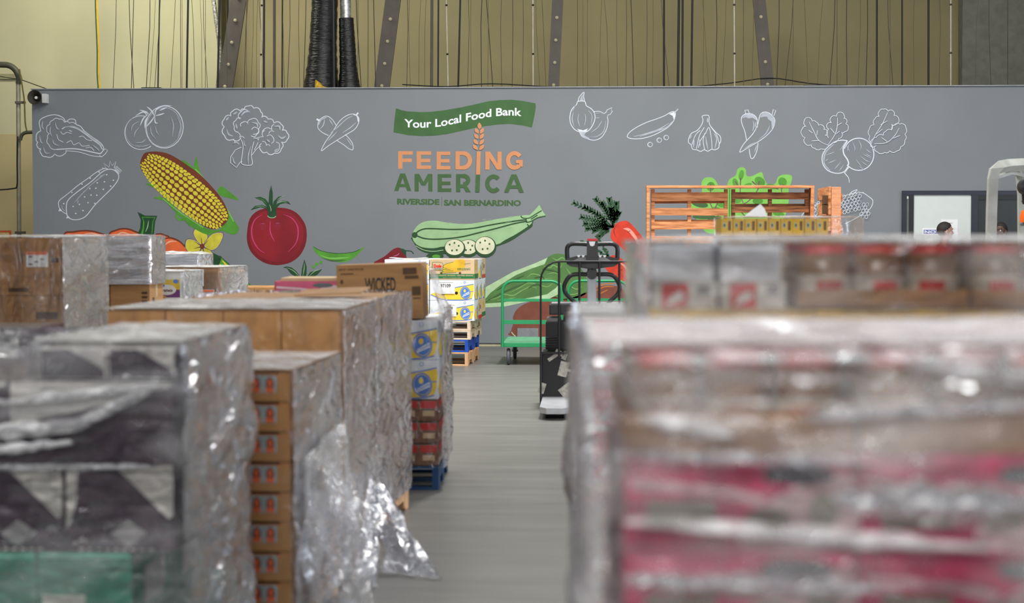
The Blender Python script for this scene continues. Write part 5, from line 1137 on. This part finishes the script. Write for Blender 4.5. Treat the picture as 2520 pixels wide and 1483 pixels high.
for x, y0_, L in ((jx(1371), 0, 1.08), (jx(1545), 0, 1.08)):
    mb = MB(); wf = .26
    mb.prism([(-wf/2, .0), (-wf/2+.0, -L+.12), (-wf/2+.06, -L), (wf/2-.06, -L), (wf/2, -L+.12), (wf/2, .0)], lambda u, v, q, x=x: (x+u, v, .055+q), .05, M_steel)
    fk = mb.build('fork', r); mb = MB(); mb.lathe([(0, -.08), (.035, -.08), (.035, .08), (0, .08)], M_black, 14, (x, -L+.2, .036), Matrix.Rotation(pi/2, 4, 'Y')); mb.build('load_roller', fk, smooth=True)
for x in (jx(1350), jx(1568)):
    mb = MB(); mb.lathe([(0, -.035), (.08, -.035), (.085, 0), (.08, .035), (0, .035)], M_rubber, 18, (x, .35, .085), Matrix.Rotation(pi/2, 4, 'Y')); mb.build('wheel', r, smooth=True)
mb = MB(); mb.box((jx(1350), .05, jz(975)), (.05, .04, .14), mat('worn white patch', (150, 150, 148), .6), bev=.005); mb.build('wheel_guard', r)
# load guard
zt = jz(643); gx0, gx1 = jx(1331), jx(1585); c = .17
q = [(gx0, jz(1000)+.02), (gx0, zt-c)]+[(gx0+c-c*cos(a), zt-c+c*sin(a)) for a in (.3, .6, .9, 1.2, pi/2)]
q += [(gx1-(x-gx0), z) for x, z in reversed(q)]
mb = MB(); mb.tube([(x, -.03, z) for x, z in q], .009, M_black, 8); g = mb.build('load_guard', r, smooth=True)
for px in (1376, 1426, 1475, 1524):
    mb = MB(); mb.tube([(jx(px), -.03, jz(880)), (jx(px), -.03, zt)], .011, M_black, 8); mb.build('guard_bar', g, smooth=True)
mb = MB(); mb.box((jx(1458), -.02, jz(868)), (gx1-gx0, .03, .02), M_black); mb.build('guard_rail', g)
# tiller
mb = MB(); mb.box((jx(1456.5), .2, (jz(748)+jz(662))/2), (.085, .05, jz(662)-jz(748)), mat('silver tiller', (170, 172, 178), .35, metal=.2), bev=.01); mb.build('tiller_arm', r)
q = cr([(1445,676),(1415,676),(1400,682),(1389,700),(1388,715),(1395,728),(1414,745),(1420,756)], 4); q2 = [(2*1456.5-x, y) for x, y in reversed(q)]
mb = MB(); mb.tube([(jx(x), .17, jz(y)) for x, y in q+q2], .020, M_blackp, 10); mb.build('guide_loop', r, smooth=True)
mb = MB(); mb.lathe([(0, -.03), (.045, -.03), (.052, 0), (.045, .03), (0, .03)], M_blackp, 18, (jx(1456.5), .14, jz(674)), Matrix.Rotation(pi/2, 4, 'X')); mb.build('pivot_hub', r, smooth=True)
q = cr([(1396,640),(1395,628),(1395,612),(1399,604),(1408,600),(1430,600),(1445,601)], 4)
for sgn in (1, -1):
    mb = MB(); mb.tube([(jx(x if sgn == 1 else 2*1457.5-x), .15, jz(y)) for x, y in q], [.021]*len(q), M_blackp, 10); mb.build('handle_grip', r, smooth=True)
mb = MB(); pr = [(1394,636),(1420,630),(1445,628),(1470,628),(1495,630),(1521,636),(1521,650),(1512,656),(1480,660),(1457,664),(1435,660),(1404,656),(1394,650)]
mb.prism([(jx(x), jz(y)) for x, y in pr], lambda u, v, q: (u, .11+q, v), .09, M_blackp); mb.build('handle_housing', r)
mb = MB(); mb.prism([(jx(x), jz(y)) for x, y in [(1410,642),(1425,634),(1442,632),(1442,644)]], lambda u, v, q: (u, .10+q, v), .02, M_grey); mb.build('control_panel', r); mb = MB(); mb.prism([(jx(x), jz(y)) for x, y in [(1505,642),(1490,634),(1473,632),(1473,644)]], lambda u, v, q: (u, .10+q, v), .02, M_grey)
mb.build('control_panel', r)
for px in (1424, 1435, 1477, 1488):
    mb = MB(); mb.prism([(jx(px-4), jz(628)), (jx(px+4), jz(628)), (jx(px+2), jz(633)), (jx(px-2), jz(633))], lambda u, v, q: (u, .085+q, v), .02, M_paper); mb.build('button', r)
mb = MB(); mb.prism([(jx(x), jz(y)) for x, y in [(1444,592),(1471,592),(1472,660),(1443,660)]], lambda u, v, q: (u, .08+q, v), .12, M_blackp); mb.build('handle_head', r)
mb = MB(); mb.prism([(jx(x), jz(y)) for x, y in [(1445,587),(1470,587),(1471,592.3),(1444,592.3)]], lambda u, v, q: (u, .078+q, v), .12, M_red); mb.build('stop_button', r)
mb = MB(); mb.prism([(jx(x), jz(y)) for x, y in [(1449,594),(1465,594),(1462,604),(1457,606),(1452,604)]], lambda u, v, q: (u, .073+q, v), .008, M_paper); mb.build('head_badge', r)
random.seed(8)
for (px, py, w, h, a) in ((1387, 908, .10, .17, .25), (1362, 878, .14, .04, -.6), (1377, 868, .10, .05, .5), (1390, 875, .05, .09, .4), (1403, 912, .06, .03, .3), (1398, 965, .18, .15, .9), (1334, 955, .07, .12, .3)):
    mb = MB(); mb.box((jx(px), -.0005 if px > 1340 else -.0005, jz(py)), (w*.8, .006, h*.8), mat('torn sticker', (176, 172, 160), .7, vary=.15, scale=30), M=Matrix.Rotation(a, 4, 'Y')); mb.build('torn_sticker', r)
# ------------------------------------------------------------------ standing pallets behind the right stacks
def standing(px0, px1, py_top, Y, zb, label, m, slats, mid=True):
    x0 = xat(px0, Y); x1 = xat(px1, Y); zt_ = at(px0, py_top, Y).z; o = empty('standing_pallet', ((x0+x1)/2, Y, zb)); w = x1-x0; H = zt_-zb
    tag(o, label, 'pallet')
    for x in (-w/2+.03, 0, w/2-.03):
        mb = MB(); mb.box((x, .045, H/2-.005), (.04, .08, H-.01), m, bev=.002); mb.build('stringer', o)
    for k, (a, b, yo) in enumerate(slats):
        za = at(px0, a, Y).z-zb; zc = at(px0, b, Y).z-zb; mb = MB(); mb.box((0, yo, (za+zc)/2), (w-.02, .018, za-zc), m, bev=.002, M=Matrix.Rotation(random.uniform(-.006, .006), 4, 'Y')); mb.build('slat', o)
    return o
zb = 1.0
standing(1600, 1793, 463, 20.0, zb, 'orange stained pallet standing upright, left one of the pair', M_woodo, ((473,495,-.005),(512,530,-.005),(545,564,-.005),(581,598,-.005),(480,500,.095),(540,560,.095)))
standing(1798, 1992, 463, 20.0, zb, 'darker stained pallet standing upright, right one of the pair', M_woodd, ((473,490,-.005),(508,523,-.005),(545,562,-.005),(501,508,.095),(560,575,.095)))
x0 = xat(1590, 19.95); x1 = xat(2002, 19.95); zt_ = at(1700, 463, 19.95).z
root = empty('timber_frame', ((x0+x1)/2, 19.94, zb)); w = x1-x0; H = zt_-zb; tag(root, 'orange timber frame around the two upright pallets', 'frame')
for nm, cxx, cz, dx, dz in (('top_rail', 0, H+.016, w, .028), ('post', -w/2+.02, H/2, .035, H), ('post', w/2-.02, H/2, .035, H)):
    mb = MB(); mb.box((cxx, .06, cz), (dx, .22, dz), M_woodo, bev=.003); mb.build(nm, root)
mb = MB(); mb.box((xat(1795, 19.9), 19.9, (zt_+1.0)/2), (.012, .03, zt_-1.0), mat('green strap', (60, 120, 50), .5)); tag(mb.build('green_strap'), 'thin green strap hanging between the two upright pallets', 'strap')
# edge-on pallet
Y = 19.0; e = empty('standing_pallet', (xat(2046, Y), Y, zb)); H = at(2050, 460, Y).z-zb; tag(e, 'orange pallet standing edge on, right of the upright pair', 'pallet')
mb = MB(); mb.box((.045, 0, H/2), (.10, .045, H), mat('fresh orange wood', (214, 146, 104), .7, vary=.1, stretch=(1, 1, 6)), bev=.003); mb.build('stringer', e)
mb = MB(); mb.box((.045, .9, H/2), (.10, .045, H), M_woodo, bev=.003); mb.build('stringer', e)
mb = MB(); mb.box((.045, .45, H/2), (.10, .045, H), M_woodo, bev=.003); mb.build('stringer', e)
for k in range(6):
    z = H-.06-.17*k; mb = MB(); mb.box((-.02, .45, z), (.02, .95, .13), M_woodo, bev=.002); mb.build('slat', e)
    mb = MB(); mb.box((.107, .45, z-.05), (.018, .9, .08), M_woodo, bev=.002); mb.build('slat', e)
for k in range(4):
    mb = MB(); mb.box((-.055, .12, H-.14-.09*(k % 2)-.24*(k//2)), (.05, .10, .11), mat('dark wood block', (84, 62, 38), .8), bev=.006); mb.build('wood_block', e)
# what they stand on
for i, (x, n) in enumerate(((xat(1695, 20), 7), (xat(1898, 20), 7))):
    for k in range(7): place_pallet(.90 if i == 0 else .86, 1.2, 1.0/7, M_wood, (x, 20.3, k*1.0/7), 0, 'wooden pallet carrying the '+['left', 'right'][i]+' upright pallet, '+ORD[6-k], 'pallets piled under the upright pallets')
for k in range(7): place_pallet(.8, 1.2, 1.0/7, M_wood, (xat(2022, 19.0)+.42, 19.45, k*1.0/7), 0, 'wooden pallet under the edge on pallet, '+ORD[6-k], 'pallets piled under the edge on pallet')
# ------------------------------------------------------------------ right row
# yellow boxes
S = Stack(xat(1775, 12.0), 12.0, 0, .95, .8, 'the yellow box stack', right=False)
S.pallet(M_wood, 'wooden pallet under the yellow box stack')
for k in range(4): S.layer(.14+.36*k, .36, 3, 2, 'brown', 4-k, 'brown carton')
S.layer(1.58, .115, 9, 3, 'yellowbox', 0, 'small mustard box', x0=.0, x1=.72, y0=.02, y1=.6, gap=.003, name='cereal_box')
wrap(S, 1.56, 1.70, M_filml, 'clear film over the mustard boxes', side=0, bulge=.006, seed=61, top=.012, nz=10, x1=.95, y1=.62, off=.006)
mb = MB(); q = [(0, 0), (.17, 0), (.15, .06), (.12, .095), (.06, .05)]; mb.prism(q, lambda u, v, k: (u, k, v), .002, M_paper)
o = mb.build('paper_sheet', loc=Vector((xat(1828, 12.3), 12.3, 1.702))); tag(o, 'white paper corner sticking up behind the mustard boxes', 'paper')
# R2 red white stack
S = Stack(xat(1424, 5.6), 5.6, 0, 1.0, .9, 'the second right stack', right=False)
S.pallet(M_bluedk, 'blue pallet under the second right stack')
S.layer(.14, .33, 3, 2, 'brown', 4, 'brown carton'); S.layer(.47, .33, 3, 2, 'brown', 3, 'brown carton'); S.layer(.80, .175, 3, 2, 'redwhite', 2, 'red and white carton'); S.layer(.975, .175, 3, 2, 'redwhite', 1, 'red and white carton'); S.layer(1.15, .182, 3, 2, 'redwhite', 0, 'red and white carton')
wrap(S, .1, 1.335, M_film, 'clear film around the second right stack', side=-1, bulge=.03, seed=71, top=.008, off=.01)
# jars
def jar(r_, h, key):
    o = None; mb = MB()
    mb.lathe([(0, 0), (r_*.92, 0), (r_, h*.03), (r_, h*.72), (r_*.93, h*.80), (r_*.80, h*.84), (r_*.80, h*.86), (0, h*.86)], mat('jar contents', (150, 110, 70), .25, vary=.08, coat=.5), 18); o = mb.build('jar', smooth=True)
    mb = MB(); mb.lathe([(r_*.86, h*.845), (r_*.9, h*.85), (r_*.9, h*.985), (r_*.86, h), (0, h)], M_red, 18); mb.build('lid', o, smooth=True)
    mb = MB(); mb.lathe([(r_+.0008, h*.14), (r_+.0008, h*.5)], mat('jar label', (206, 196, 176), .5, vary=.05), 18); mb.v = mb.v; lb = mb.build('jar_label', o, smooth=True)
    mb = MB(); n = 5
    vs = []; 
    for k in range(n+1):
        a = -pi/2-.5+1.0*k/n; vs += [((r_+.0016)*cos(a), (r_+.0016)*sin(a), h*.20), ((r_+.0016)*cos(a), (r_+.0016)*sin(a), h*.42)]
    mb.add(vs, [[2*k, 2*k+2, 2*k+3, 2*k+1] for k in range(n)], M_red); mb.build('label_patch', lb)
    return o
JARS = {}
def place_jar(r_, h, loc, label, group):
    k = (r_, h)
    if k not in JARS: JARS[k] = jar(r_, h, k); o = JARS[k]
    else: o = copy_tree(JARS[k])
    o.location = loc; o.rotation_euler = (0, 0, random.uniform(-.3, .3)); tag(o, label, 'jar', group); return o
def tray_open(w, d, hf, name='cardboard_tray'):
    mb = MB(); t = .004; mb.box((0, 0, t/2), (w, d, t), M_card); 
    for sx in (-1, 1): mb.box((sx*(w/2-t/2), 0, hf/2), (t, d, hf), M_card)
    for sy in (-1, 1): mb.box((0, sy*(d/2-t/2), hf/2), (w-2*t, t, hf), M_card)
    return mb
def rc(n, i): return ['leftmost', 'second from left', 'third from left', 'fourth from left', 'fifth from left', 'sixth from left', 'seventh from left', 'eighth from left', 'ninth from left', 'tenth from left'][i] if i < n-1 else 'rightmost'
# R1 nearest right stack
S = Stack(xat(1532, 2.6), 2.6, 1.2, 1.04, .75, 'the nearest right stack', right=False)
S.pallet(M_wood, 'wooden pallet under the nearest right stack')
for k in range(3): S.layer(.14+.282*k, .282, 3, 3, 'pink', 4-k, 'pink wrapped case', cat='case', name='wrapped_case')
S.layer(.987, .14, 3, 3, 'pink', 2, 'pink wrapped case', cat='case', name='wrapped_case'); S.layer(1.128, .14, 3, 3, 'pink', 1, 'pink wrapped case', cat='case', name='wrapped_case')
for i in range(3):
    for j in range(3):
        w = 1.04/3; d = .75/3; mb = tray_open(w-.012, d-.006, .062); o = mb.build('cardboard_tray', loc=S.P((i+.5)*w, (j+.5)*d, 1.269), rz=S.rz)
        tag(o, 'low brown jar tray on the nearest right stack, %s row, %s' % (['front', 'middle', 'back'][j], ['left', 'centre', 'right'][i]), 'tray', 'jar trays on the nearest right stack')
        for a in range(3):
            for b in range(2):
                cw = (w-.03)/3; cdp = (d-.02)/2
                place_jar(.048, .142, S.P(i*w+.015+cw*(a+.5), j*d+.01+cdp*(b+.5), 1.274), 'red lidded jar on the nearest right stack, row %s from front, %s' % (['one', 'two', 'three', 'four', 'five', 'six', 'seven', 'eight', 'nine'][j*2+b], rc(9, i*3+a)), 'red lidded jars on the nearest right stack')
nf_ = film_mat('near right film', (.0, .28), (.9, .88, .86), 1.5, .08, (1.2, 1.2, 4.2), .7)
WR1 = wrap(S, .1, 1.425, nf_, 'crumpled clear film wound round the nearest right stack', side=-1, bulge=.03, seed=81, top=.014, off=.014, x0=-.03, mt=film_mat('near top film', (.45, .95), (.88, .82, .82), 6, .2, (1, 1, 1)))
folds(S, WR1, ((-.02, 1.270, .36, 1.262, .020), (.0, 1.175, .55, 1.135, .026), (.30, 1.21, .62, 1.20, .05), (.02, 1.325, .16, 1.30, .03), (.25, 1.325, .62, 1.345, .022), (.0, 1.09, .40, 1.075, .03), (.40, 1.405, .66, 1.38, .03), (.02, 1.41, .62, 1.415, .014)), M_glare, -.05)
# R1b second jar stack behind
S = Stack(xat(1596, 4.1), 4.1, 0, 1.15, 1.0, 'the back jar stack', right=False)
S.pallet(M_wood, 'wooden pallet under the back jar stack')
for k in range(3): S.layer(.14+.32*k, .32, 3, 2, 'brown', 4-k, 'brown carton')
for k in range(1): S.layer(1.10, .16, 3, 2, 'redwhite', 1, 'red white case', cat='case', name='printed_case')
S.layer(1.26, .155, 3, 2, 'yellowbox', 0, 'yellow case', cat='case', name='printed_case')
for i in range(2):
    o = make('redwhite', .15, .36, .062, 'red_carton'); o.location = S.P(.085+.158*i, .2, 1.416); o.rotation_euler = (0, 0, S.rz); tag(o, 'flat red and white carton on the back jar stack, %s of two' % ['left', 'right'][i], 'box')
    o = make('whitebox', .14, .36, .082, 'white_carton'); o.location = S.P(.08+.158*i, .2, 1.48); o.rotation_euler = (0, 0, S.rz); tag(o, 'small white carton on the jar stack, %s of two' % ['left', 'right'][i], 'box')
for i in range(2):
    w = .4; mb = tray_open(w-.01, .5, .045); o = mb.build('cardboard_tray', loc=S.P(.34+(i+.5)*w, .26, 1.416), rz=S.rz); tag(o, 'low brown jar tray beside the small white cartons, %s one' % ['left', 'right'][i], 'tray')
    for a in range(3):
        for b in range(3):
            place_jar(.061, .146, S.P(.34+i*w+.015+.125*(a+.5), .02+.16*(b+.5), 1.421), 'red lidded jar beside the small white cartons, row %s from front, %s' % (['one', 'two', 'three'][b], rc(6, i*3+a)), 'red lidded jars on the back jar stack')
wrap(S, .1, 1.572, nf_, 'crumpled clear film over the jar stack behind the nearest right stack', side=-1, bulge=.03, seed=91, top=.016, off=.014, nz=50)
# ------------------------------------------------------------------ forklift at the right edge
Yf = 17.0; fr = empty('forklift', (xat(2520, Yf), Yf, 0)); fx = fr.location.x
tag(fr, 'pale grey forklift with rounded overhead guard at the right edge', 'forklift')
M_al = mat('pale grey guard paint', (152, 152, 145), .4, vary=.06)
def fp(px, py, Y): v = at(px, py, Y); return Vector((v.x-fx, v.y-Yf, v.z))
def postbar(pts, w, d, name):
    mb = MB(); mb.tube(pts, w, M_al, 4); return mb.build(name, fr)
b0 = fp(2437, 600, Yf); b0.z = .9
postbar([b0, fp(2440, 520, Yf), fp(2443, 440, Yf), fp(2447, 420, Yf), fp(2458, 411, Yf), fp(2480, 407, Yf+.2), fp(2540, 404, Yf+.4), fp(2640, 404, Yf+.4)], .062, 0, 'guard_frame')
b1 = fp(2516, 600, Yf+.9); b1.z = .9
postbar([b1, fp(2513, 480, Yf+.9), fp(2508, 430, Yf+.9), fp(2500, 415, Yf+.7), fp(2475, 411, Yf+.3)], .045, 0, 'guard_post')
postbar([fp(2450, 436, Yf+.1), fp(2490, 424, Yf+.3), fp(2540, 436, Yf+.6)], .022, 0, 'guard_rib')
b2 = fp(2640, 600, Yf+.4); b2.z = .9; postbar([b2, fp(2640, 405, Yf+.4)], .05, 0, 'guard_post')
mb = MB(); mb.lathe([(0, -.05), (.06, -.045), (.075, 0), (.06, .04), (0, .05)], M_blackp, 16, fp(2522, 460, Yf-.12), Matrix.Rotation(pi/2, 4, 'X')); mb.tube([fp(2519, 475, Yf-.1), fp(2521, 500, Yf-.05)], .02, M_blackp, 8); mb.tube([fp(2519, 475, Yf-.1), fp(2521, 500, Yf-.0), fp(2516, 495, Yf+.6)], .012, M_blackp, 8); mb.build('mirror', fr, smooth=True)
mb = MB(); mb.lathe([(0, 0), (.04, 0), (.045, .05), (.03, .11), (0, .12)], mat('orange beacon', (238, 104, 30), .25), 16, fp(2521, 547, Yf-.1)); mb.tube([fp(2521, 547, Yf-.1), fp(2518, 552, Yf+.3), fp(2514, 552, Yf+.85)], .015, M_blackp, 6); mb.build('turn_signal', fr, smooth=True)
mb = MB(); mb.box((.15, .8, .55), (1.1, 1.9, .7), M_al, bev=.08); mb.build('chassis', fr)
mb = MB(); mb.box((.15, .9, .98), (.5, .5, .12), M_blackp, bev=.04); mb.box((.15, 1.12, 1.25), (.5, .1, .5), M_blackp, bev=.04); mb.build('seat', fr)
for x in (-.33, .63):
    for y in (.15, 1.45):
        mb = MB(); mb.lathe([(0, -.09), (.22, -.09), (.25, -.06), (.25, .06), (.22, .09), (0, .09)], M_rubber, 22, (x, y, .25), Matrix.Rotation(pi/2, 4, 'Y')); mb.build('wheel', fr, smooth=True)
# ------------------------------------------------------------------ people by the door
M_skin = mat('skin', (176, 132, 116), .5, vary=.04); M_hair = mat('short dark hair', (40, 34, 32), .7)
def person(loc, face, label, skin, hair, shirt, trouser):
    """standing adult, built facing +X then turned by face"""
    r = empty('person', loc, face); tag(r, label, 'person')
    mb = MB()
    def cap(a, b, ra, rb, n=5):
        a = Vector(a); b = Vector(b); L = (b-a).length; pts = [a.lerp(b, k/n) for k in range(n+1)]; mb.tube(pts, [ra+(rb-ra)*k/n for k in range(n+1)], skin, 12)
        for c, rr in ((a, ra), (b, rb)): ball(c, (rr, rr, rr))
    def ball(c, d, M=None):
        bm = bmesh.new(); bmesh.ops.create_uvsphere(bm, u_segments=18, v_segments=12, radius=1); bm.verts.index_update()
        T = Matrix.Translation(c) @ (M or Matrix.Identity(4)) @ Matrix.Diagonal((*d, 1)); mb.add([T @ v.co for v in bm.verts], [[v.index for v in f.verts] for f in bm.faces], skin); bm.free()
    # head 0.235 tall, top at 1.745
    ball((-.012, 0, 1.648), (.098, .076, .097)); ball((.022, 0, 1.60), (.068, .060, .082)); ball((.052, 0, 1.548), (.036, .040, .026)); ball((-.05, 0, 1.62), (.055, .062, .07))
    ball((.088, 0, 1.612), (.014, .013, .030), Matrix.Rotation(-.35, 4, 'Y')); ball((.101, 0, 1.597), (.013, .016, .011)); ball((.080, 0, 1.655), (.018, .05, .010))
    ball((.083, 0, 1.571), (.011, .024, .006)); ball((.081, 0, 1.561), (.011, .021, .006))
    for s in (-1, 1): ball((-.012, s*.078, 1.615), (.018, .009, .031), Matrix.Rotation(.2, 4, 'Y')); ball((.055, s*.045, 1.598), (.02, .02, .02))
    cap((-.025, 0, 1.42), (-.005, 0, 1.57), .062, .055)
    cap((-.02, 0, 1.0), (-.01, 0, 1.30), .13, .135); ball((-.01, 0, 1.33), (.115, .19, .11)); ball((-.02, 0, .98), (.12, .165, .12))
    for s in (-1, 1):
        cap((-.01, s*.19, 1.38), (-.03, s*.235, 1.10), .055, .042); cap((-.03, s*.235, 1.10), (.05, s*.225, .86), .040, .027)
        ball((.058, s*.222, .80), (.022, .040, .05))
        for k in range(4): cap((.06+.006*k, s*(.198+.016*k), .765), (.075+.004*k, s*(.198+.014*k), .70+.008*abs(k-1.5)), .009, .0075, 2)
        cap((.075, s*.195, .81), (.098, s*.188, .765), .011, .009, 2)
        cap((-.01, s*.09, .95), (.0, s*.10, .50), .088, .06); cap((0, s*.10, .50), (-.03, s*.105, .09), .056, .038); cap((-.03, s*.105, .05), (.13, s*.115, .035), .042, .032)
    body = mb.build('body', r, smooth=True); md = body.modifiers.new('remesh', 'REMESH'); md.mode = 'VOXEL'; md.voxel_size = .007; md.use_smooth_shade = True
    sm = body.modifiers.new('smooth', 'SMOOTH'); sm.iterations = 4
    # eyes and brows
    mb = MB(); sk = skin
    for s in (-1, 1):
        mb.lathe([(0, 0), (.010, .002), (.011, .008), (0, .014)], M_paper, 10, (.072, s*.030, 1.634), Matrix.Rotation(pi/2, 4, 'Y')); mb.lathe([(0, .0), (.005, .001), (0, .003)], M_ink, 8, (.085, s*.030, 1.634), Matrix.Rotation(pi/2, 4, 'Y'))
    mb.build('eyes', r)
    # hair cap
    bm = bmesh.new(); bmesh.ops.create_uvsphere(bm, u_segments=26, v_segments=18, radius=1); keep = []
    vs = []; 
    for v in bm.verts:
        vs.append(Vector((v.co.x*.106-.016, v.co.y*.083, v.co.z*.104+1.648)))
    fs = []; bm.verts.index_update()
    for f in bm.faces:
        c = Vector((0, 0, 0))
        for v in f.verts: c += vs[v.index]
        c /= len(f.verts)
        if c.z > 1.64+ (c.x+.02)*.75 + (0.0 if c.x > -.03 else -.05): fs.append([v.index for v in f.verts])
    bm.free(); mb = MB(); mb.add(vs, fs, hair); hr = mb.build('hair', r, smooth=True); so = hr.modifiers.new('solid', 'SOLIDIFY'); so.thickness = .004
    def cloth(name, parts, m):
        nonlocal mb
        mb = MB(); old = skin
        for kind, args in parts:
            if kind == 'c': cap(*args)
            else: ball(*args)
        for k in range(len(mb.mats)): mb.mats[k] = m
        c = mb.build(name, r, smooth=True); md = c.modifiers.new('remesh', 'REMESH'); md.mode = 'VOXEL'; md.voxel_size = .012; md.use_smooth_shade = True; s_ = c.modifiers.new('smooth', 'SMOOTH'); s_.iterations = 3
    P = [('c', ((-.02, 0, .98), (-.01, 0, 1.30), .155, .155)), ('b', ((-.01, 0, 1.33), (.135, .215, .125))), ('b', ((-.02, 0, .97), (.14, .185, .10)))]
    Q = [('b', ((-.02, 0, .93), (.135, .18, .10)))]
    for s in (-1, 1):
        P.append(('c', ((-.01, s*.19, 1.385), (-.02, s*.225, 1.18), .072, .062)))
        Q += [('c', ((-.01, s*.09, .93), (.0, s*.10, .50), .102, .076)), ('c', ((0, s*.10, .50), (-.03, s*.105, .10), .075, .062))]
    cloth('shirt', P, shirt); cloth('trousers', Q, trouser)
    return r
sh = mat('grey work shirt', (96, 100, 108), .8); tr_ = mat('dark work trousers', (44, 46, 54), .8)
p1 = at(2327, 600, 23.6)
person((p1.x, 23.6, 0), 0.12, 'person with short dark hair facing right in front of the pale door', M_skin, M_hair, sh, tr_)
p2 = at(2462, 600, 23.9)
person((p2.x, 23.9, 0), -2.2, 'silhouetted person with dark hair before the dark glass pane at the right', mat('silhouette skin', (84, 62, 54), .5), M_hair, mat('black shirt', (30, 30, 34), .8), tr_)  # stands in for a dark head in the glass, skin darkened to silhouette
